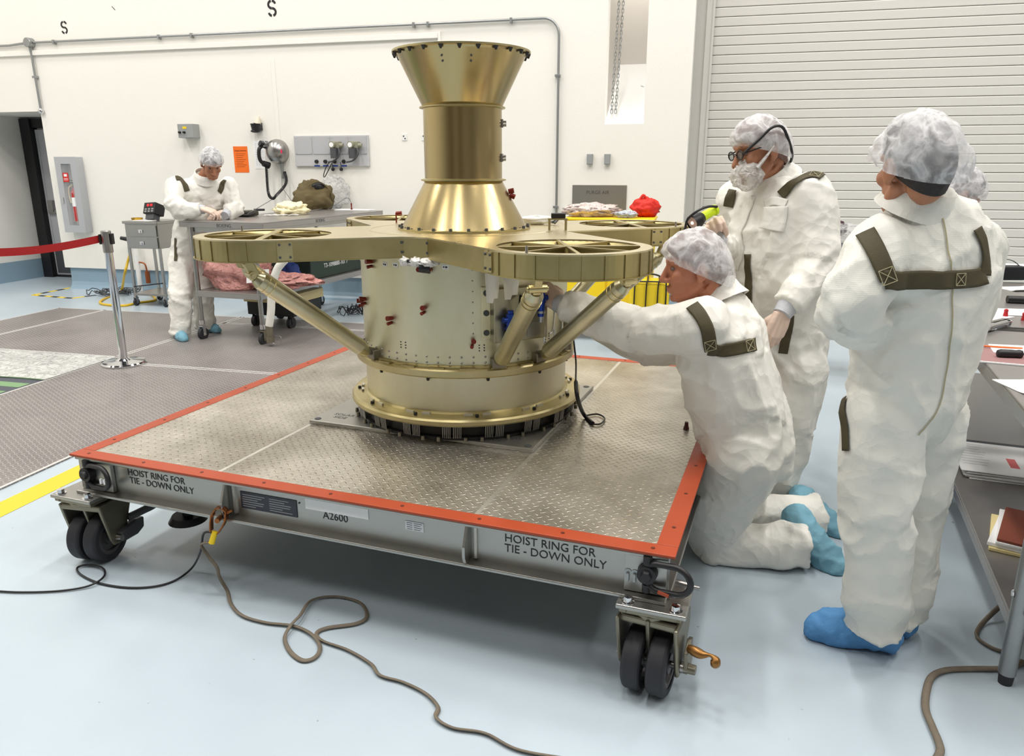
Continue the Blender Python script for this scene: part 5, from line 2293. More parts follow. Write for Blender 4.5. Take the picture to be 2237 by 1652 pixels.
def crumple(me, amp, fr, seed, hot=(), hot_r=.16, floor=None, bones=()):
    """cloth folds: long creases running along the nearest limb plus small crumple facets"""
    vs = [(v.co.copy(), v.normal.copy()) for v in me.vertices]
    sd = Vector((seed * 7.3, seed * 3.1, seed * 5.7))
    bn = []
    for a, b in bones:
        L = (b - a)
        bn.append((a, L.normalized(), L.length))
    for v, (p, n) in zip(me.vertices, vs):
        q = p
        best = 9
        for a, t, L in bn:
            h = max(0, min(L, (p - a).dot(t)))
            d2 = (p - a - t * h).length
            if d2 < best:
                best = d2
                q = p - t * (h * .62)
        w = noise.noise_vector(p * 3.0 + sd)
        a = 1 - abs(noise.noise(q * fr * 1.15 + sd + w * .8))
        b = noise.voronoi(q * fr * 1.25 + sd * 2 + w * .7)[0][0]
        c = noise.noise(p * fr * .5 + sd * 3)
        e = 1 - abs(noise.noise(p * fr * .75 + sd * 5 + w * .5))
        k = 1.0
        for h in hot:
            k += .9 * max(0, 1 - (p - h).length / hot_r)
        d = amp * k * (1.5 * (a ** 3 - .42) + .8 * (b - .5) + .8 * c + 1.1 * (e ** 6 - .2))
        v.co = p + n * d
        if floor is not None and v.co.z < floor:
            v.co.z = floor
    me.update()


def put(me, name, mat_, parent, smooth=True):
    q = MB()
    q.merge(me, smooth=smooth)
    return q.build(name, mat_, parent)


def loft(mb, rings, n=28):
    vs, fs = [], []
    for c, sx, dx in rings:
        c, sx, dx = Vector(c), Vector(sx), Vector(dx)
        for i in range(n):
            a = 2 * PI * i / n
            ca, sa = math.cos(a), math.sin(a)
            ca = math.copysign(abs(ca) ** .85, ca)
            sa = math.copysign(abs(sa) ** .85, sa)
            vs.append(c + sx * ca + dx * sa)
    k = len(rings)
    for j in range(k - 1):
        for i in range(n):
            q = (i + 1) % n
            fs.append((j * n + i, j * n + q, (j + 1) * n + q, (j + 1) * n + i))
    fs.append(tuple(range(n))[::-1])
    fs.append(tuple(range((k - 1) * n, k * n)))
    mb.add(vs, fs, True)


def limb(mb, pts, radii, cuff=False):
    P = spline(pts, 14 if cuff else 6)
    rr = []
    k = len(radii) - 1
    for i in range(len(P)):
        t = i / (len(P) - 1) * k
        j = min(k - 1, int(t))
        rr.append(radii[j] + (radii[j + 1] - radii[j]) * (t - j))
    if cuff:
        n_ = len(P)
        for i in range(n_):
            t = i / (n_ - 1)
            if t > .62:
                rr[i] *= 1 + .07 * math.sin((t - .62) * 38) * (t - .55) * 2
        rr[-1] *= 1.06
    mb.tube(P, rr, 18)
    mb.ball(P[0], radii[0], 14, 10)
    if not cuff:
        mb.ball(P[-1], radii[-1], 14, 10)


def torso_rings(J, s, d, extra=0.0):
    sh = (J['shL'] - J['shR']).normalized()
    hp = (J['hpL'] - J['hpR']).normalized()
    P, C, N = J['P'], J['C'], J['N']
    up1 = (C - P).normalized()
    up2 = (N - C).normalized()
    def ring(c, side, up, w, dp):
        f = side.cross(up).normalized()
        side = (side - up * side.dot(up)).normalized()
        return (c, side * (w * s), f * (dp * d))
    mid = hp.lerp(sh, .5).normalized()
    b = J.get('belly', 1.0)
    hw = J.get('hipw', 1.0)
    return [ring(P - up1 * .13, hp, up1, .07, .08), ring(P - up1 * .09, hp, up1, .135 * hw, .115), ring(P, hp, up1, .178 * hw, .142), ring(P.lerp(C, .3), mid, up1, .172, .132 * b),
            ring(P.lerp(C, .65), mid, up1, .178, .135 * b), ring(C, sh, (up1 + up2).normalized(), .192, .138), ring(C.lerp(N, .45), sh, up2, .20, .125),
            ring(C.lerp(N, .75), sh, up2, .165, .10), ring(N - up2 * .01, sh, up2, .09, .08), ring(N + up2 * .025, sh, up2, .066, .066)]


def head_blobs(mb, H):
    X = H.to_3x3().to_4x4()
    def B(c, r):
        mb.ball(H @ Vector(c), r, 20, 14, X)
    def T(pts, r):
        mb.tube([H @ Vector(p) for p in pts], r, 10)
        k = r if isinstance(r, (list, tuple)) else [r] * len(pts)
        mb.ball(H @ Vector(pts[0]), k[0], 12, 8)
        mb.ball(H @ Vector(pts[-1]), k[-1], 12, 8)
    B((-.012, 0, .038), (.097, .074, .092))
    B((.022, 0, .0), (.072, .064, .085))
    B((.03, 0, -.05), (.062, .057, .068))
    B((.040, 0, -.080), (.050, .043, .034))
    B((-.055, 0, -.030), (.048, .050, .060))
    B((.075, 0, -.098), (.020, .022, .017))
    T([(.086, 0, .028), (.104, 0, -.004), (.116, 0, -.028)], [.011, .012, .0135])
    for s_ in (-1, 1):
        B((.100, s_ * .014, -.032), (.013, .010, .009))
        T([(.078, s_ * .042, .036), (.090, s_ * .022, .040), (.091, s_ * .006, .034)], .011)
        B((.062, s_ * .044, -.018), (.026, .020, .024))
        T([(-.005, s_ * .046, -.045), (.030, s_ * .040, -.078), (.062, s_ * .022, -.094)], .021)
        X2 = X @ Matrix.Rotation(s_ * R(18), 4, 'Z') @ Matrix.Rotation(R(-10), 4, 'Y')
        mb.ball(H @ Vector((-.016, s_ * .080, .0)), (.024, .009, .035), 14, 10, X2)
        mb.ball(H @ Vector((-.008, s_ * .077, -.026)), (.013, .010, .016), 10, 8, X2)
    T([(.088, -.020, -.061), (.099, 0, -.058), (.088, .020, -.061)], .0075)
    T([(.086, -.018, -.073), (.096, 0, -.073), (.086, .018, -.073)], .008)


def cap_grid(mb, H, a, b, top, zf, zb, cx=-.012, nu=72, nv=22, ruf=0.0, amp=0.0, seed=0, bulge=(), tuck=0.0):
    def fn(u, v):
        ph = 2 * PI * u
        s_ = v
        an = s_ * PI / 2 * 1.0
        x, y = math.cos(ph), math.sin(ph)
        zc = zf + (zb - zf) * (1 - x) / 2
        r = math.sin(an) * (1 + .10 * math.sin(PI * s_)) * (1 - .10 * max(0, (s_ - .85) / .15)) * (1 - tuck * max(0, (s_ - .45) / .55) ** 2)
        p = Vector((cx + a * x * r, b * y * r, zc + (top - zc) * math.cos(an)))
        d = Vector((x * r / a, y * r / b, math.cos(an) / .1)).normalized()
        q = noise.noise(d * 4 + Vector((seed, 0, seed)))
        q2 = 1 - 2 * abs(noise.noise(d * 7 + Vector((0, seed, 1))))
        k = amp * (q + .6 * q2)
        for (bd, ba, bw) in bulge:
            bd = Vector(bd).normalized()
            k += ba * max(0, 1 - (d - bd).length / bw) ** 1.0
        k += ruf * math.sin(ph * 38) * max(0, (s_ - .72) / .28)
        return H @ (p + d * k)
    mb.grid(fn, nu, nv)


def hand_mesh(M, curl, left=False, spread=1.0, thumb_in=.0):
    """wrist at the origin, fingers along +x, palm facing -z, thumb towards +y (mirrored for the left)"""
    mb = MB(M @ (Matrix.Scale(-1, 4, (0, 1, 0)) if left else I4))
    kn = [(.090, .030, .0), (.096, .010, .003), (.091, -.011, .002), (.081, -.030, -.002)]
    ln = [(.040, .026, .020), (.044, .029, .021), (.041, .027, .020), (.033, .021, .018)]
    for i, k in enumerate(kn):
        mb.tube([(0, .020 - .0135 * i, 0), (.045, k[1] * .9, .002), k], [.017, .0155, .0125], 12)
        mb.ball(k, .0128, 12, 8)
        p = Vector(k)
        ang = 0.0
        az = R((4 - 3.2 * i) * spread)
        r = (.0105, .0112, .0105, .0092)[i]
        for j, L in enumerate(ln[i]):
            ang += R(curl[j] + 3 * i)
            d = Vector((math.cos(ang) * math.cos(az), math.cos(ang) * math.sin(az), -math.sin(ang)))
            q = p + d * L
            mb.tube([p, q], [r, r * .92], 12)
            mb.ball(q, r * .94, 12, 8)
            p = q
            r *= .92
    mb.ball((-.0, 0, 0), (.03, .028, .020), 14, 10)
    mb.ball((.045, .0, -.006), (.045, .034, .015), 14, 10)
    t = thumb_in
    tp_ = [(.012, .018, -.006), (.042, .042 - .008 * t, -.014 - .02 * t), (.070, .050 - .022 * t, -.022 - .03 * t), (.092, .048 - .034 * t, -.026 - .036 * t)]
    mb.tube(tp_, [.015, .0135, .0115, .0095], 12)
    for p, r in zip(tp_[1:], (.0135, .0115, .0095)):
        mb.ball(p, r, 12, 8)
    return remeshed(mb, .0036, 2)


def foot_mesh(heel, toe, up, ank, seed=1, floor=.003, big=1.0):
    heel, toe, up = Vector(heel), Vector(toe), Vector(up).normalized()
    L = toe - heel
    mb = MB()
    side = L.normalized().cross(up)
    pts = [heel.lerp(toe, t) + up * h * big + side * s_ for t, h, s_ in ((.06, .046, 0), (.30, .048, 0), (.55, .045, .004), (.78, .040, .006), (.93, .034, .004))]
    mb.tube(pts, [.045 * big, .045 * big, .049 * big, .050 * big, .036 * big], 16)
    mb.ball(pts[0], .046 * big, 16, 12)
    mb.ball(pts[-1], .038 * big, 16, 12)
    mb.tube([heel.lerp(toe, .16) + up * .04, heel.lerp(toe, .2) + up * .08, Vector(ank)], [.05, .047, .044], 16)
    me = remeshed(mb, .0085, 4)
    crumple(me, .0050, 17, seed, floor=floor)
    return me


def ribbon_on(bvh, pts, w, name, parent, mat_=None, off=.006, th=.0016, n=6):
    """webbing sewn on a garment: follows its surface"""
    P = spline(pts, n)
    vs, fs = [], []
    k = 6
    rows = []
    for i, p in enumerate(P):
        loc, nrm, _, _ = bvh.find_nearest(p)
        t = (P[min(i + 1, len(P) - 1)] - P[max(i - 1, 0)]).normalized()
        rows.append([loc, nrm, t])
    for it in range(3):
        nn = [r[1].copy() for r in rows]
        for i in range(len(rows)):
            a, b = nn[max(0, i - 1)], nn[min(len(rows) - 1, i + 1)]
            rows[i][1] = (nn[i] + a + b).normalized()
    for loc, nrm, t in rows:
        s_ = t.cross(nrm).normalized()
        hh = [0.0] * (k + 1)
        cs = []
        for j in range(k + 1):
            q = loc + s_ * ((j / k - .5) * w)
            l2, n2, _, d2 = bvh.find_nearest(q + nrm * .004)
            cs.append((q, max(-.01, min(.022, (l2 - q).dot(nrm)))))
        for j in range(k + 1):
            h0 = (cs[max(0, j - 1)][1] + 2 * cs[j][1] + cs[min(k, j + 1)][1]) / 4
            vs.append(cs[j][0] + nrm * (h0 + off))
    W_ = k + 1
    for i in range(len(rows) - 1):
        for j in range(k):
            fs.append((i * W_ + j, i * W_ + j + 1, (i + 1) * W_ + j + 1, (i + 1) * W_ + j))
    mb = MB()
    mb.add(vs, fs, True)
    o = mb.build(name, mat_ or M_strap, parent)
    sd = o.modifiers.new('solid', 'SOLIDIFY')
    sd.thickness = th
    sd.offset = 0
    return o, rows


def stitch_box(rows, i, w, parent, name='stitching'):
    """cross stitched square over a strap at row i"""
    loc, nrm, t = rows[i]
    s_ = t.cross(nrm).normalized()
    mb = MB()
    h = w * .40
    c = loc + nrm * .0095
    q = [c + t * (x * h) + s_ * (y * h) for x, y in ((-1, -1), (1, -1), (1, 1), (-1, 1))]
    for a, b in ((0, 1), (1, 2), (2, 3), (3, 0), (0, 2), (1, 3)):
        mb.tube([q[a], q[b]], .0011, 5)
    return mb.build(name, M_thread, parent)


def person(label, J, H, suit, skin, hair, net_seed, group=None, legr=(.115, .10, .088, .082), armr=(.083, .070, .062, .05), amp=.009, fr=7.5, ts=1.04, td=1.05, cap=None, gloves=True, vox=.0105):
    base = (J['anL'] + J['anR']) / 2
    base.z = 0
    root = thing('person', label, 'person', Matrix.Translation(base), group)
    # body: one continuous surface under the clothes
    b = MB()
    head_blobs(b, H)
    nk = H @ Vector((-.018, 0, -.05))
    b.tube([nk, nk.lerp(J['N'], .5), J['N'] - (nk - J['N']) * .3], [.055, .055, .062], 16)
    loft(b, torso_rings(J, .86, .8))
    for sd in 'LR':
        limb(b, [J['sh' + sd], J['el' + sd], J['wr' + sd]], [.055, .042, .030])
        limb(b, [J['hp' + sd], J['kn' + sd], J['an' + sd]], [.085, .058, .042])
    put(remeshed(b, .0046, 3), 'body', skin, root)
    for s_ in (-1, 1):
        e = MB(H)
        e.ball((.0785, s_ * .030, .0125), (.0105, .0125, .0085), 14, 10)
        eo = e.build('eye', M_eye, root)
        e = MB(H)
        e.ball((.0855, s_ * .030, .0125), (.004, .006, .006), 12, 8)
        e.build('iris', M_black, eo)
        e = MB(H)
        e.tube([(.080, s_ * .046, .034), (.093, s_ * .030, .040), (.095, s_ * .012, .036)], .0042, 6)
        e.build('eyebrow', hair, root)
    # hair and net
    h = MB()
    cap_grid(h, H, .111, .087, .143, .052, -.070, amp=.0015, ruf=.0006, seed=net_seed, tuck=.15)
    h.build('hair', hair, root)
    h = MB()
    kw = dict(a=.122, b=.098, top=.146, zf=.040, zb=-.060, ruf=.0016, amp=.007, seed=net_seed)
    if cap:
        kw.update(cap)
    cap_grid(h, H, **kw)
    h.build('hair_net', M_net, root)
    # coverall
    c = MB()
    loft(c, torso_rings(J, ts, td))
    for sd in 'LR':
        limb(c, [J['sh' + sd], J['el' + sd], J['wr' + sd] + (J['wr' + sd] - J['el' + sd]).normalized() * .045], armr, True)
        limb(c, [J['hp' + sd], J['kn' + sd], J['an' + sd] + (J['an' + sd] - J['kn' + sd]).normalized() * J.get('hem', .03)], legr, True)
    me = remeshed(c, vox, 4)
    crumple(me, amp, fr, net_seed, [J['elL'], J['elR'], J['knL'], J['knR'], J['anL'], J['anR'], J['P']], floor=.004,
            bones=[(J['P'], J['C']), (J['C'], J['N'])] + [(J[x + s_], J[y + s_]) for s_ in 'LR' for x, y in (('sh', 'el'), ('el', 'wr'), ('hp', 'kn'), ('kn', 'an'))])
    put(me, 'coverall', suit, root)
    bvh = BVHTree.FromPolygons([v.co.copy() for v in me.vertices], [tuple(p.vertices) for p in me.polygons])
    # collar
    up2 = (J['N'] - J['C']).normalized()
    ax = (nk - J['N']).normalized() * .7 + up2 * .3
    ax.normalize()
    K = frame(J['N'] + ax * .006, (J['shL'] - J['shR']), None, ax)
    m = MB(K)
    m.lathe([(.108, -.020), (.090, .016), (.081, .054), (.076, .054), (.083, .016), (.098, -.020)], (0, 0, 0), 36, True)
    m.build('collar', suit, root)
    # cuffs and gloves
    for sd in 'LR':
        if 'hand' + sd not in J:
            continue
        w, d = J['wr' + sd], (J['wr' + sd] - J['el' + sd]).normalized()
        hm, curl, thumb = J['hand' + sd]
        hx = Vector((hm[0][0], hm[1][0], hm[2][0]))
        m = MB()
        q = w + d * (armr[-1] * .55)
        m.tube([q, q + d * .03, q + d * .06 + hx * .0], [.044, .040, .036], 20)
        m.build('cuff', M_cuff, root)
        g = hand_mesh(hm, curl, sd == 'L', thumb_in=thumb)
        put(g, 'glove', M_glove, root)
    return root, bvh


def cam_pt(bvh, px, py, fallback=3.0):
    d = _ray(px, py).normalized()
    loc, n_, i, t = bvh.ray_cast(Vector((0, 0, EYE)), d)
    return loc if loc is not None else U(px, py, fallback)


def fold(bvh, pts, w, root, suit, name='pocket', th=.004):
    o, rows = ribbon_on(bvh, pts, w, name, root, suit, .004, th)
    return o


# ---- kneeling person reaching to the structure
Jk = dict(N=U(1572, 655, 2.75), C=U(1578, 775, 2.72), P=U(1640, 985, 2.72), belly=1.12,
          shL=U(1532, 715, 2.58), shR=U(1588, 705, 2.90), elL=U(1395, 716, 2.72), elR=U(1420, 760, 3.05), wrL=U(1262, 676, 2.86), wrR=U(1300, 700, 3.12),
          hpL=U(1632, 990, 2.62), hpR=U(1655, 985, 2.84), knL=G(1566, 1218) + Vector((0, 0, .105)), knR=G(1600, 1165) + Vector((0, 0, .105)),
          anL=G(1738, 1232) + Vector((0, 0, .085)), anR=G(1772, 1165) + Vector((0, 0, .09)))
wv = (Jk['wrL'] - Jk['elL']).normalized()
hw_ = Jk['wrL'] + wv * .075
Jk['handL'] = (frame(hw_, (-.72, .42, .52), None, (.05, -1, .12)), (18, 26, 18), .5)
Hk = frame(U(1518, 588, 2.72), (-.985, .10, -.10), None, (-.10, 0, .99))
kp, kb = person('person kneeling on both knees in a white coverall, left arm reaching to the golden body', Jk, Hk, M_suit, M_skin, M_hairg, 3,
                legr=(.135, .12, .095, .08), armr=(.10, .082, .074, .062), amp=.0095, fr=7, ts=1.06, td=1.12,
                cap=dict(zf=.046, zb=-.075, bulge=(((-.8, 0, -.3), .022, .8),)))
for heel, toe, ank, sd, up in ((G(1752, 1205) + Vector((0, 0, .20)), G(1850, 1252) + Vector((0, 0, .03)), Jk['anL'], 4, (-.62, .1, -.6)),
                               (G(1762, 1140) + Vector((0, 0, .16)), G(1852, 1172) + Vector((0, 0, .03)), Jk['anR'], 5, (-.62, .1, -.6))):
    put(foot_mesh(heel, toe, up, ank, sd, big=1.25), 'shoe_cover', M_shoe2, kp)
W_K = .046
o, r1 = ribbon_on(kb, [cam_pt(kb, *q) for q in ((1512, 668), (1530, 690), (1545, 722), (1552, 765))], W_K, 'strap', kp)
stitch_box(r1, -3, W_K, kp)
o, r2 = ribbon_on(kb, [cam_pt(kb, *q) for q in ((1548, 762), (1580, 764), (1615, 760), (1648, 752))], W_K, 'strap', kp)
stitch_box(r2, -4, W_K, kp)

# ---- standing person with flashlight
Jf = dict(N=U(1692, 392, 3.22), C=U(1700, 510, 3.20), P=U(1712, 775, 3.24), belly=1.28,
          shL=U(1768, 432, 3.08), shR=U(1622, 440, 3.36), elL=U(1782, 575, 3.0), elR=U(1602, 560, 3.36), wrL=U(1734, 648, 2.94), wrR=U(1572, 532, 3.12),
          hpL=U(1742, 800, 3.14), hpR=U(1690, 800, 3.32), knL=U(1728, 930, 3.14), knR=U(1690, 930, 3.28), anL=U(1700, 1078, 3.17), anR=U(1668, 1060, 3.34))
Jf['anL'].z = Jf['anR'].z = .085
wl_ = (Jf['wrL'] - Jf['elL']).normalized()
Jf['handL'] = (frame(Jf['wrL'] + wl_ * .085, (-.30, -.06, -.95), None, (.1, -1, -.1)), (14, 22, 16), .3)
wr_ = (Jf['wrR'] - Jf['elR']).normalized()
Jf['handR'] = (frame(Jf['wrR'] + wr_ * .04 + Vector((0, .0, -.01)), (-.35, -.16, .88), None, (-.1, 1, .1)), (62, 66, 36), .8)
Hf = frame(U(1660, 334, 3.16), (-.93, -.22, -.20), None, (-.2, 0, .98))
fp, fb = person('person standing in a white coverall with glasses and beard cover, shining a flashlight', Jf, Hf, M_suit, M_skin2, M_hairg, 8,
                legr=(.125, .105, .09, .07), armr=(.098, .082, .075, .055), amp=.0095, fr=7, ts=1.08, td=1.1, cap=dict(zf=.044, zb=-.058))
put(foot_mesh(G(1718, 1100), G(1668, 1112), (0, 0, 1), Jf['anL'], 7), 'shoe_cover', M_shoe2, fp)
put(foot_mesh(G(1680, 1075), G(1640, 1085), (0, 0, 1), Jf['anR'], 8), 'shoe_cover', M_shoe2, fp)
o, r = ribbon_on(fb, [cam_pt(fb, *q) for q in ((1796, 388), (1772, 384), (1742, 394), (1722, 412), (1706, 428))], .045, 'strap', fp)
stitch_box(r, 4, .045, fp)
o, r = ribbon_on(fb, [cam_pt(fb, *q) for q in ((1602, 416), (1595, 435), (1592, 452))], .045, 'strap', fp)
o, r = ribbon_on(fb, [cam_pt(fb, *q) for q in ((1635, 556), (1637, 600), (1637, 640), (1638, 664))], .034, 'strap', fp)
o, r = ribbon_on(fb, [cam_pt(fb, *q) for q in ((1724, 690), (1718, 730), (1710, 772))], .038, 'strap', fp)
fold(fb, [cam_pt(fb, *q) for q in ((1672, 448), (1692, 440), (1718, 446))], .035, fp, M_suit, 'pocket_flap', .006)
fold(fb, [cam_pt(fb, *q) for q in ((1694, 452), (1690, 480), (1684, 503))], .10, fp, M_suit, 'chest_pocket', .006)
fold(fb, [cam_pt(fb, *q) for q in ((1648, 430), (1630, 470), (1615, 520), (1608, 590))], .03, fp, M_suit, 'front_placket', .005)
# glasses, beard cover
g = MB(Hf)
for s_ in (-1, 1):
    lp = [(.108 - .25 * abs(.032 + .021 * math.cos(2 * PI * i / 18)) * .15, s_ * (.034 + .023 * math.cos(2 * PI * i / 18)), .010 + .017 * math.sin(2 * PI * i / 18)) for i in range(18)]
    g.tube(lp, .0026, 6, True)
    g.tube([(.104, s_ * .056, .014), (.06, s_ * .082, .022), (-.02, s_ * .088, .030), (-.045, s_ * .086, .01)], .003, 6)
g.tube([(.108, -.012, .012), (.110, 0, .016), (.108, .012, .012)], .0026, 6)
gl = g.build('glasses', M_black, fp)
g = MB(Hf)
for s_ in (-1, 1):
    g.add([(.1045, s_ * (.034 + .021 * math.cos(2 * PI * i / 18)), .010 + .015 * math.sin(2 * PI * i / 18)) for i in range(18)], [tuple(range(18))])
g.build('lenses', film_mat('lens', (.3, .33, .33, 1), .25, .05), gl)
g = MB(Hf)
pts = [(.10, .062, .018), (.05, .092, .055), (.0, .106, .088), (-.045, .104, .082), (-.075, .09, .03), (-.10, .065, -.03), (-.112, .03, -.06)]
g.tube(spline(pts, 6), .0055, 8)
g.build('glasses_strap', M_black, fp)
m = MB()
lump(m, Hf @ Vector((.068, 0, -.070)), (.062, .072, .062), .13, 7, 5, 40, 28, ridge=True, X=Hf.to_3x3().to_4x4())
m.tube(spline([Hf @ Vector(p) for p in ((.06, .070, -.05), (.02, .086, -.01), (-.01, .092, .02))], 5), [.03 - .0024 * i for i in range(11)], 10, flat=(1, .3))
m.build('beard_cover', M_clear, fp)
# flashlight held in the right hand
hm = Jf['handR'][0]
fa, fb_ = U(1511, 488, 2.95), U(1563, 458, 3.01)
fd = (fb_ - fa).normalized()
fl_ = thing('flashlight', 'neon yellow flashlight with black bezel held in a gloved hand', 'flashlight', fa)
m = MB()
m.cyl(fa + fd * .05, fb_, .019, .017, 20)
m.cyl(fb_ - fd * .012, fb_, .021, .021, 20)
m.build('barrel', pm('neon_yellow', srgb(214, 240, 20), .4), fl_)
m = MB()
m.cyl(fa, fa + fd * .035, .029, .029, 24, False)
m.cyl(fa + fd * .035, fa + fd * .055, .029, .021, 24, False)
m.build('bezel', M_black, fl_)
m = MB()
m.cyl(fa + fd * .004, fa + fd * .012, .024, .016, 24)
lens = m.build('lamp_lens', pm('lamp_lens', srgb(220, 190, 180), .15), fl_)
m = MB()
m.ball(fa + fd * .003, .006, 10, 8)
bl = pm('lamp_glow', srgb(255, 230, 210), .3)
bl.node_tree.nodes['Principled BSDF'].inputs['Emission Color'].default_value = (1, .85, .75, 1)
bl.node_tree.nodes['Principled BSDF'].inputs['Emission Strength'].default_value = 3
m.build('bulb', bl, fl_)
m = MB()
m.tube(spline([fb_ + Vector((0, -.02, .012)), fb_.lerp(fa, .35) + Vector((-.01, -.032, .03)), fb_.lerp(fa, .8) + Vector((-.01, -.03, .035)), U(1502, 480, 2.95), U(1497, 500, 2.95), U(1495, 512, 2.95)], 6), [.005] * 24 + [.007] * 7, 8)
m.build('lanyard', M_black, fl_)

# ---- person seen from behind at right
Jr = dict(N=U(2004, 450, 2.11), C=U(2030, 610, 2.13), P=U(1978, 868, 2.15), belly=1.02, hipw=.9,
          shL=U(1925, 545, 2.05), shR=U(2128, 545, 2.22), elL=U(1860, 685, 2.00), elR=U(2088, 695, 2.30), wrL=U(1935, 700, 2.24), wrR=U(2020, 690, 2.44),
          hpL=U(1930, 905, 2.10), hpR=U(2022, 905, 2.21), knL=U(1918, 1120, 2.07), knR=U(1992, 1100, 2.23), anL=U(1912, 1352, 2.10), anR=U(1968, 1325, 2.22))
Hr = frame(U(1998, 372, 2.08), (-.11, .99, -.05), None, (0, 0, 1))
rp, rb_ = person('person standing with back turned in a white coverall with olive webbing, arms folded', Jr, Hr, M_suitg, M_skin2, M_hair, 12,
                 legr=(.116, .106, .098, .084), armr=(.088, .086, .078, .06), amp=.0085, fr=6.5, ts=1.05, td=1.04,
                 cap=dict(a=.128, b=.102, top=.148, zf=.035, zb=-.040, cx=-.012, ruf=.0045, amp=.010, bulge=(((1, .5, -.1), .045, .6), ((-.3, -1, -.1), .03, .7))))
put(foot_mesh(G(1938, 1422), G(1772, 1392), (0, 0, 1), Jr['anL'], 11, big=1.2), 'shoe_cover', M_shoe, rp)
put(foot_mesh(G(1975, 1388), G(1880, 1372), (0, 0, 1), Jr['anR'], 12, big=1.05), 'shoe_cover', M_shoe, rp)
WR_ = .049
o, r1 = ribbon_on(rb_, [cam_pt(rb_, *q, 2.05) for q in ((1890, 508), (1898, 522), (1912, 548), (1927, 582), (1938, 612))], WR_, 'strap', rp)
stitch_box(r1, -3, WR_, rp)
o, r2 = ribbon_on(rb_, [cam_pt(rb_, *q) for q in ((1930, 612), (1980, 612), (2030, 611), (2085, 611), (2125, 608), (2150, 604))], WR_, 'strap', rp)
stitch_box(r2, len(r2) // 2 + 4, WR_ * .8, rp)
o, r3 = ribbon_on(rb_, [cam_pt(rb_, *q) for q in ((2132, 500), (2146, 532), (2152, 566), (2148, 602))], WR_ * .7, 'strap', rp)
o, r4 = ribbon_on(rb_, [cam_pt(rb_, *q) for q in ((1848, 870), (1846, 920), (1850, 985))], .03, 'strap', rp)
ribbon_on(rb_, [cam_pt(rb_, *q, 2.1) for q in ((2058, 478), (2066, 520), (2072, 560), (2076, 600), (2078, 660), (2075, 740), (2068, 800), (2055, 870), (2030, 920), (2005, 950))], .004, 'back_seam', rp, M_thread, .0035, .001)

# ---- technician at the work table
Jt = dict(N=U(446, 390, 6.86), C=U(438, 440, 6.92), P=U(418, 562, 7.0),
          shL=U(497, 408, 7.02), shR=U(385, 408, 6.76), elL=U(512, 452, 6.95), elR=U(382, 452, 6.62), wrL=U(501, 462, 6.86), wrR=U(424, 456, 6.66),
          hpL=U(438, 578, 7.04), hpR=U(396, 578, 6.90), knL=U(443, 648, 7.0), knR=U(394, 655, 6.78), anL=U(447, 712, 7.0), anR=U(394, 722, 6.76))
Jt['handR'] = (frame(Jt['wrR'] + Vector((.075, -.0, .0)), (.9, .1, -.3), None, (.3, -.3, .9)), (20, 40, 25), .6)
Jt['handL'] = (frame(Jt['wrL'] + Vector((-.06, -.03, -.005)), (-.85, -.25, -.35), None, (-.3, -.3, .9)), (25, 40, 25), .6)
Ht = frame(U(462, 358, 6.80), (.44, -.70, -.60), None, (.28, -.45, .82))
tpn, tbv = person('person in a white coverall bending over the steel work table, head bowed', Jt, Ht, M_suit, M_skin2, M_hair, 21,
                  legr=(.115, .10, .09, .08), armr=(.088, .078, .07, .05), amp=.010, fr=8, ts=1.02, td=1.05, vox=.014)
put(foot_mesh(G(388, 733), G(404, 749), (0, 0, 1), Jt['anR'], 21, floor=.0115), 'shoe_cover', M_shoe2, tpn)
put(foot_mesh(G(438, 722), G(480, 729), (0, 0, 1), Jt['anL'], 22, floor=.0115), 'shoe_cover', M_shoe2, tpn)
for pts, w, dq in ((((384, 390), (394, 391), (402, 402), (409, 418)), .045, 6.7), (((492, 394), (485, 406), (478, 420)), .045, 6.9), (((384, 520), (384, 545), (384, 570)), .03, 6.85)):
    ribbon_on(tbv, [cam_pt(tbv, *q, dq) for q in pts], w, 'strap', tpn)

# ---- person bent over the far right table, mostly hidden
Jb = dict(N=U(2050, 462, 3.42), C=U(1975, 520, 3.45), P=U(1930, 660, 3.5),
          shL=U(2000, 500, 3.55), shR=U(1965, 515, 3.28), elL=U(2090, 560, 3.6), elR=U(2050, 570, 3.25), wrL=U(2150, 590, 3.6), wrR=U(2130, 600, 3.3),
          hpL=U(1940, 690, 3.55), hpR=U(1935, 690, 3.38), knL=U(1950, 840, 3.5), knR=U(1945, 850, 3.36), anL=U(1945, 1000, 3.5), anR=U(1940, 1020, 3.36))
Jb['anL'].z = Jb['anR'].z = .09
Hb = frame(U(2082, 432, 3.38), (.85, .1, -.5), None, (.5, 0, .85))
bp_, bb = person('person behind the back-turned one, only hair net and white shoulder showing', Jb, Hb, M_suit, M_skin2, M_hair, 31, vox=.016)
put(foot_mesh(Jb['anL'] - Vector((.03, 0, .09)), Jb['anL'] + Vector((.20, 0, -.09)), (0, 0, 1), Jb['anL'], 31), 'shoe_cover', M_shoe, bp_)
put(foot_mesh(Jb['anR'] - Vector((.03, 0, .09)), Jb['anR'] + Vector((.20, 0, -.09)), (0, 0, 1), Jb['anR'], 32), 'shoe_cover', M_shoe, bp_)
ribbon_on(bb, [cam_pt(bb, *q, 3.4) for q in ((1900, 462), (1888, 478), (1884, 500))], .045, 'strap', bp_)

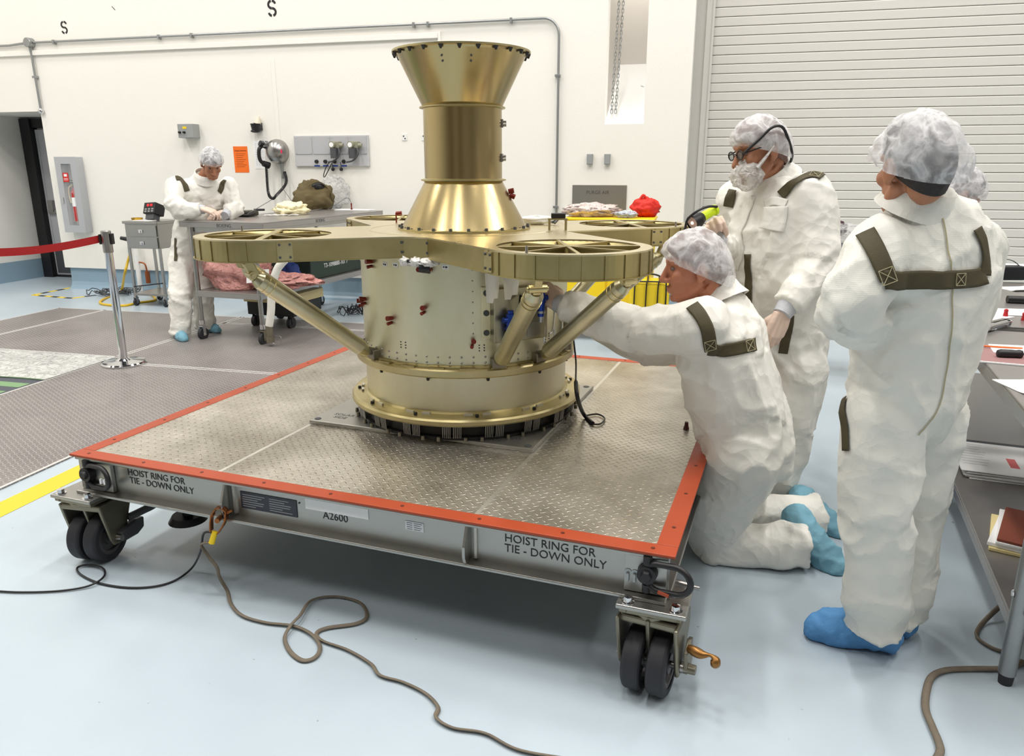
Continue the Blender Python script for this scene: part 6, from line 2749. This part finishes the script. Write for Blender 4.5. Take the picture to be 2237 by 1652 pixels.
# ================================================================== behind the structure
FYD = 6.75
yc = thing('yellow_cabinet', 'yellow metal cabinet on a dark wheeled base behind the golden structure', 'cabinet', U(1330, 735, FYD).xy.to_3d())
a, c = U(1232, 476, FYD), U(1404, 690, FYD)
YM = Matrix.Translation((a.x, FYD, 0)) @ Matrix.Rotation(WALL_YAW, 4, 'Z')
wd_ = (c.x - a.x) / math.cos(WALL_YAW) + .02
m = MB(YM)
m.box(0, wd_, 0, .46, .25, a.z - .02)
m.build('body', M_yellow, yc, .008)
m = MB(YM)
m.box(-.01, wd_ + .01, -.01, .47, a.z - .02, a.z)
m.build('top', M_yellow, yc, .006)
for i in range(2):
    m = MB(YM)
    m.box(.015 + i * wd_ / 2, wd_ / 2 - .005 + i * (wd_ / 2 - .01), -.014, 0, .28, a.z - .05)
    dr = m.build('door', M_yellow, yc, .004)
    m = MB(YM)
    m.box(wd_ / 2 + (-.05 if i == 0 else .035), wd_ / 2 + (-.035 if i == 0 else .05), -.03, -.014, .62, .74)
    m.build('handle', M_black, dr, .003)
m = MB(YM)
m.box(-.02, wd_ + .06, .0, .44, .12, .25)
m.build('base', M_black, yc, .01)
for x in (.05, wd_ - .05):
    for y in (.08, .38):
        small_caster(YM, .05, yc, M_dgrey, .03, x, y)
ca = thing('soft_case', 'yellow soft case with black straps standing beside the yellow cabinet', 'case', G(1405, 735).xy.to_3d())
CMx = Matrix.Translation(U(1372, 690, 6.22).xy.to_3d()) @ Matrix.Rotation(R(-10), 4, 'Z')
z0, z1 = .24, U(1420, 612, 6.22).z
wc = .33
m = MB(CMx)
m.box(0, wc, 0, .22, z0, z1)
m.build('body', pm('yellow_nylon', srgb(232, 200, 30), .7, var=.08, vscale=14, bump=.002, bscale=40), ca, .05, 4)
m = MB(CMx)
for x in (.045, .14, .235):
    m.tube(spline([(x, -.008, z0), (x, -.012, z1 - .06), (x + .01, .02, z1 + .006), (x + .01, .2, z1 + .006)], 6), .016, 8, flat=(1, .35))
m.tube(spline([(.30, -.008, z0), (.30, -.01, z1 - .05), (.27, -.008, z1 - .01), (.04, -.008, z1 - .01)], 6), .007, 6)
m.build('straps', M_black, ca)
m = MB(CMx)
m.tube(spline([(.10, .1, z1), (.15, .09, z1 + .04), (.24, .08, z1 + .03), (.30, .06, z1 - .03)], 6), .008, 6)
m.build('handle', M_black, ca)
m = MB(CMx)
m.cyl((wc + .0, .10, z0 + .22), (wc + .004, .10, z0 + .22), .03, None, 16)
m.box(.12, .165, -.016, -.004, z0 + .06, z0 + .15)
m.build('badge', M_black, ca)
m = MB(CMx)
m.box(-.02, wc + .06, -.03, .25, .10, z0)
for x in (.02, wc):
    m.cyl((x, .0, .05), (x + .03, .0, .05), .05, None, 16)
    m.cyl((x, .22, .05), (x + .03, .22, .05), .05, None, 16)
tag(m.build('wheeled_tray', M_black), 'low black wheeled tray carrying the yellow soft case', 'tray')
zt = a.z
m = MB()
c_ = YM @ Vector((.21, .25, zt + .055))
lump(m, c_, (.24, .15, .06), .28, 9, 41, floor=zt + .001, ridge=True)
tag(m.build('plastic_bag', film_mat('rosy_film', (.93, .78, .74, 1), .6, .2)), 'clear plastic bag of pinkish parts lying on the yellow cabinet', 'bag')
m = MB()
lump(m, YM @ Vector((.53, .14, zt + .03)), (.09, .09, .03), .3, 9, 43, floor=zt + .001, ridge=True)
tag(m.build('plastic_bag', film_mat('bluish_film', (.82, .86, .95, 1), .5, .2)), 'small bluish clear plastic bag beside the red bundle', 'bag')
m = MB()
rbm = YM @ Vector((wd_ - .09, .30, zt + .08))
lump(m, rbm, (.12, .08, .085), .2, 6, 45, floor=zt + .001, ridge=True)
m.tube(spline([rbm + Vector((-.06, -.02, .07)), rbm + Vector((-.03, -.02, .11)), rbm + Vector((0, -.02, .075))], 6), .012, 8)
tag(m.build('red_bundle', pm('red_cloth', srgb(214, 40, 24), .6, bump=.003, bscale=30)), 'bright red cloth bundle on the yellow cabinet top', 'cloth')

# ================================================================== navy chair between the people
nv = thing('chair', 'dark navy chair with thin metal legs behind the two standing people', 'chair', Vector((2.42, 5.55, 0)))
navy = pm('navy_vinyl', srgb(34, 38, 58), .55)
NM = Matrix.Translation((2.42, 5.55, 0)) @ Matrix.Rotation(R(-25), 4, 'Z')
m = MB(NM)
m.box(-.22, .24, -.22, .22, .46, .51)
m.build('seat', navy, nv, .015)
m = MB(NM)
m.box(-.22, .24, -.25, -.21, .58, 1.0)
m.build('backrest', navy, nv, .015)
for x, y in ((-.2, -.2), (.22, -.2), (-.2, .2), (.22, .2)):
    m = MB(NM)
    m.tube([(x, y, .002), (x * .9, y * .9, .47)], .012, 10)
    m.build('leg', M_dgrey, nv)
m = MB()
lump(m, NM @ Vector((.02, -.24, 1.05)), (.22, .06, .075), .25, 8, 51, ridge=True)
tag(m.build('plastic_bag', M_film), 'clear plastic bag draped over the navy chair back', 'bag')
m = MB()
lump(m, NM @ Vector((-.04, -.24, 1.10)), (.06, .035, .05), .2, 6, 52)
tag(m.build('cloth', pm('maroon_cloth', srgb(60, 28, 44), .7)), 'small maroon cloth bunched on the navy chair back', 'cloth')

# ================================================================== right work tables
HT = .80
ry = math.atan2(1.327, .525) - PI / 2      # table long axis
RM = Matrix.Translation(G(2195, 1492)) @ Matrix.Rotation(ry, 4, 'Z')
SHZ = .21


def steel_table(M, L, label, shelf=True):
    t = thing('steel_table', label, 'table', M)
    m = MB(M)
    m.box(-.025, .80, -.10, L + .10, HT - .008, HT)
    m.box(-.025, -.018, -.10, L + .10, HT - .055, HT - .008)
    m.box(-.018, .80, L + .093, L + .10, HT - .055, HT - .008)
    m.box(-.018, .80, -.10, -.093, HT - .055, HT - .008)
    m.build('tabletop', M_steeltop, t, .003)
    for x in (0, .76):
        for y in (0, L):
            m = MB(M)
            m.cyl((x, y, .035), (x, y, HT - .01), .024, None, 20)
            lg = m.build('leg', M_zinc, t)
            m = MB(M)
            m.cyl((x, y, .0), (x, y, .04), .019, .022, 16)
            m.build('foot', M_rubber, lg)
    m = MB(M)
    m.box(-.01, .77, -.02, L + .02, SHZ - .01, SHZ)
    m.box(-.012, -.004, -.02, L + .02, SHZ - .045, SHZ - .01)
    m.build('shelf', M_steeltop, t, .002)
    m = MB(M)
    m.bar((.03, 0, HT - .05), (.03, L, HT - .05), .03, .05)
    m.bar((.40, 0, HT - .05), (.40, L, HT - .05), .03, .05)
    m.build('rail', M_zinc, t)
    return t


steel_table(RM, 1.43, 'near steel work table at the right photo edge with papers and tools')
RM2 = RM @ Matrix.Translation((.02, 1.75, 0))
steel_table(RM2, 1.43, 'far steel work table beyond the near one, carrying large white sheets')
m = MB(RM)
m.cyl((-.024, .0, .30), (-.027, .0, .30), .012, .010, 14)
tag(m.build('leg_screw', M_chrome), 'small bright screw in the near table leg', 'screw')


def sheet(name, px, py, w_, h_, yaw, label, mat_=None, th=.002, z=HT, curl=.0, cat='paper', group=None, seed=0):
    c = G(px, py, z)
    X = Matrix.Translation((c.x, c.y, z + .001)) @ Matrix.Rotation(yaw, 4, 'Z')
    m = MB(X)
    m.grid(lambda u, v: ((u - .5) * w_, (v - .5) * h_, th + curl * (max(0, u - .7) / .3) ** 2 + curl * .5 * (max(0, .2 - v) / .2) ** 2 + .0006 * noise.noise(Vector((u * 4, v * 4, seed)))), 10, 10, th)
    return tag(m.build(name, mat_ or M_paper), label, cat, group)


ryw = ry
sheet('paper_sheet', 2246, 588, .42, .62, ryw, 'large white drawing sheet on the far table behind the turned back', curl=.006, seed=1)
sheet('paper_sheet', 2236, 632, .26, .18, ryw + .5, 'pale sheet with a lifted edge in front of the large drawing sheet', curl=.02, seed=2, z=HT)
sheet('paper_sheet', 2218, 683, .26, .20, ryw + .2, 'white sheet lying beside the black tool on the far table', seed=3)
sheet('paper_sheet', 2155, 692, .20, .16, ryw + .9, 'white paper slip half under the metal gauge', seed=4, z=HT)
sheet('paper_sheet', 2243, 846, .13, .17, ryw + .35, 'white sheet with a torn edge on the near table', curl=.004, seed=5, z=HT)
fo = thing('folder', 'mauve folder with white edge holding loose papers on the near table', 'folder', G(2190, 775, HT))
c = G(2205, 778, HT)
X = Matrix.Translation((c.x, c.y, HT)) @ Matrix.Rotation(ryw - .05, 4, 'Z')
m = MB(X)
m.box(-.14, .22, -.16, .17, .0015, .004)
m.build('cover', pm('mauve_card', srgb(150, 112, 112), .6), fo)
m = MB(X)
m.box(-.147, .225, -.167, -.16, .001, .006)
m.box(-.147, -.14, -.167, .172, .001, .006)
m.build('white_edge', M_paper, fo)
m = MB(X)
m.grid(lambda u, v: (-.05 + .3 * u, .02 + .16 * v, .006 + .012 * u * v), 6, 6, .002)
m.build('loose_papers', M_paper, fo)
m = MB(X)
m.tube([(-.10, .10, .011), (.06, .12, .011)], .0035, 8)
tag(m.build('orange_pen', pm('orange_pen', srgb(226, 110, 40), .5)), 'thin orange pen lying on the mauve folder', 'pen')
sd_ = thing('screwdriver', 'large black handled screwdriver lying on the near table', 'screwdriver', G(2200, 780, HT))
p0, p1 = G(2176, 782, HT) + Vector((0, 0, .018)), G(2232, 784, HT) + Vector((0, 0, .018))
dv = (p1 - p0).normalized()
m = MB()
m.lathe([(0, 0), (.013, .002), (.017, .012), (.0165, .05), (.015, .065), (.017, .078), (.014, .088), (0, .09)], (0, 0, 0), 20, True, frame(p0, dv.orthogonal(), None, dv).to_4x4())
for v in m.v[:]:
    pass
m.v = [v for v in m.v]
m.build('handle', M_black, sd_)
m = MB()
m.cyl(p0 + dv * .088, p0 + dv * .25, .004, .004, 12)
m.build('shank', M_chrome, sd_)
tl = thing('metal_gauge', 'silver tubular gauge with black end lying on the table behind the folder', 'gauge', G(2170, 725, HT))
p0, p1 = G(2138, 730, HT) + Vector((0, 0, .016)), G(2198, 713, HT) + Vector((0, 0, .016))
dv = (p1 - p0).normalized()
m = MB()
m.cyl(p0 + dv * .02, p1, .015, .015, 18)
m.cyl(p0 + dv * .09, p0 + dv * .14, .018, .018, 18)
m.cyl(p1, p1 + dv * .03, .02, .012, 14)
m.build('tube', M_chrome, tl)
m = MB()
m.cyl(p0, p0 + dv * .02, .016, .016, 18)
m.build('end_cap', M_black, tl)
m = MB()
m.bar(p0 + dv * .10 + Vector((0, .05, .0)), p1 + Vector((.03, .06, .0)), .02, .02)
m.bar(p0 + dv * .02 + Vector((0, .07, .0)), p1 + Vector((-.05, .08, .0)), .012, .012)
tag(m.build('caliper', M_steel), 'steel caliper lying just behind the tubular gauge', 'caliper')
p0 = G(2215, 662, HT) + Vector((0, 0, .02))
m = MB()
m.cyl(p0 + Vector((-.04, 0, 0)), p0 + Vector((.14, -.04, 0)), .02, .02, 18)
tag(m.build('tool_handle', M_black), 'black cylindrical tool on the far table at the photo edge', 'tool')
for (px, py, lb) in ((2196, 692, 'small red cap standing beside the metal gauge'), (2236, 700, 'small red clamp at the right photo edge')):
    q = G(px, py, HT)
    m = MB()
    m.cyl(q + Vector((0, 0, .001)), q + Vector((0, 0, .03)), .012, .008, 12)
    m.ball(q + Vector((0, 0, .03)), .010, 10, 8)
    tag(m.build('red_plug', pm('red_plastic', srgb(176, 30, 36), .4) if 'red_plastic' not in bpy.data.materials else bpy.data.materials['red_plastic']), lb, 'cap')
bx = thing('radio', 'small black device with thin antenna wire on the far table', 'device', G(2205, 566, HT))
q = U(2208, 568, 4.95)
m = MB()
m.box(q.x - .085, q.x + .085, q.y - .05, q.y + .05, HT + .001, HT + .09)
m.build('body', M_black, bx, .008)
m = MB()
m.tube(spline([(q.x - .07, q.y, HT + .09), (q.x - .05, q.y, HT + .13), (q.x + .02, q.y, HT + .12), (q.x + .1, q.y, HT + .06)], 6), .003, 6)
m.build('wire', M_dgrey, bx)
# yellow tag hanging from the table edge
q = G(2136, 768, HT) - Vector((.035, 0, .03))
tg = thing('hanging_tag', 'yellow plastic tag hanging from the near table edge', 'tag', q - Vector((0, 0, .22)))
m = MB(Matrix.Translation(q) @ Matrix.Rotation(ry, 4, 'Z'))
m.grid(lambda u, v: (-.004 - .01 * math.sin(u * 4 + v * 3), (u - .5) * .09 * (.35 + .65 * min(1, v * 1.6)), -.03 - .2 * v), 10, 14, .002)
m.build('tag', pm('yellow_tag', srgb(206, 160, 16), .55, var=.1, vscale=20), tg)
m = MB(Matrix.Translation(q) @ Matrix.Rotation(ry, 4, 'Z'))
m.tube([(0, 0, .02), (-.004, 0, -.035)], .004, 6)
m.build('cord', M_red, tg)

# stacks on the lower shelf
st_c = G(2160, 1020, SHZ)
grp = 'white printed sheets stacked on the lower shelf'
Xs = Matrix.Translation((st_c.x + .05, st_c.y, 0)) @ Matrix.Rotation(ryw, 4, 'Z')
for i in range(9):
    jx, jy, ja = random.uniform(-.012, .012), random.uniform(-.012, .012), random.uniform(-.04, .04)
    X = Xs @ Matrix.Translation((jx - i * .003, jy, SHZ + .0012 + i * .0042)) @ Matrix.Rotation(ja, 4, 'Z')
    m = MB(X)
    m.box(-.15, .16, -.20, .20, 0, .0035)
    if i == 8:
        o = thing('document', 'topmost printed document of the white stack on the lower shelf', 'document', Matrix.Translation(X @ Vector((0, 0, 0))), grp)
        m.build('sheets', M_paper, o, .0008)
        m = MB(X)
        for j in range(9):
            m.box(-.13, -.02 - .01 * (j % 3), .17 - j * .035, .174 - j * .035, .0035, .0039)
        m.build('print', pm('pale_print', srgb(186, 188, 194), .8), o)
        m = MB(X)
        m.box(.05, .085, -.10, .02, .0035, .0039)
        m.build('red_stamp', pm('stamp_red', srgb(214, 110, 110), .8), o)
    else:
        tag(m.build('document', M_paper, bevel=.0008), 'white printed document in the stack on the lower shelf, ' + ('bottom one', 'second from the bottom', 'third from the bottom', 'fourth from the bottom', 'fifth from the bottom', 'fourth from the top', 'third from the top', 'second from the top')[i], 'document', grp)
bc = G(2232, 1190, SHZ)
Xb = Matrix.Translation((bc.x + .05, bc.y + .02, 0)) @ Matrix.Rotation(ryw - .25, 4, 'Z')
z = SHZ + .001
for i, (h_, mt_, lb) in enumerate(((.012, pm('manila', srgb(222, 206, 150), .7), 'cream folder at the bottom of the pile by the table leg'),
                                   (.014, M_paper, 'white binder in the middle of the pile by the table leg'),
                                   (.010, M_paper, 'white notebook just under the brown folder by the table leg'),
                                   (.010, pm('brown_folder', srgb(128, 62, 44), .6), 'reddish brown folder on top of the pile by the table leg'))):
    m = MB(Xb @ Matrix.Rotation((.05, -.06, .03, -.02)[i], 4, 'Z'))
    m.box(-.13 + .01 * i, .17, -.16, .16, z, z + h_)
    tag(m.build('folder' if i in (0, 3) else 'binder', mt_, bevel=.002), lb, 'folder' if i in (0, 3) else 'binder')
    z += h_ + .0008

# cables on the floor by the table
m = MB()
gp = [G(2250, 1352, .25), G(2215, 1298, .14), G(2190, 1320, .06), G(2150, 1358, .012), G(2134, 1382, .009), G(2140, 1398, .009), G(2168, 1416, .009), G(2192, 1424, .009)]
m.tube(spline(gp, 8), .0075, 8, flat=(1.2, .7))
tag(m.build('braided_cable', brd), 'short braided cable hanging from the lower shelf to the floor', 'cable')
m = MB()
gp = [G(2235, 1445, .009), G(2200, 1460, .009), G(2130, 1461, .009), G(2068, 1464, .009), G(2036, 1478, .009), G(2024, 1510, .009), G(2022, 1548, .009), G(2036, 1586, .009), G(2050, 1620, .009), G(2053, 1645, .009), G(2030, 1680, .009)]
m.tube(spline(gp, 8), .009, 8, flat=(1.2, .7))
tag(m.build('braided_cable', brd), 'thick dark braided cable running along the floor by the near table leg', 'cable')
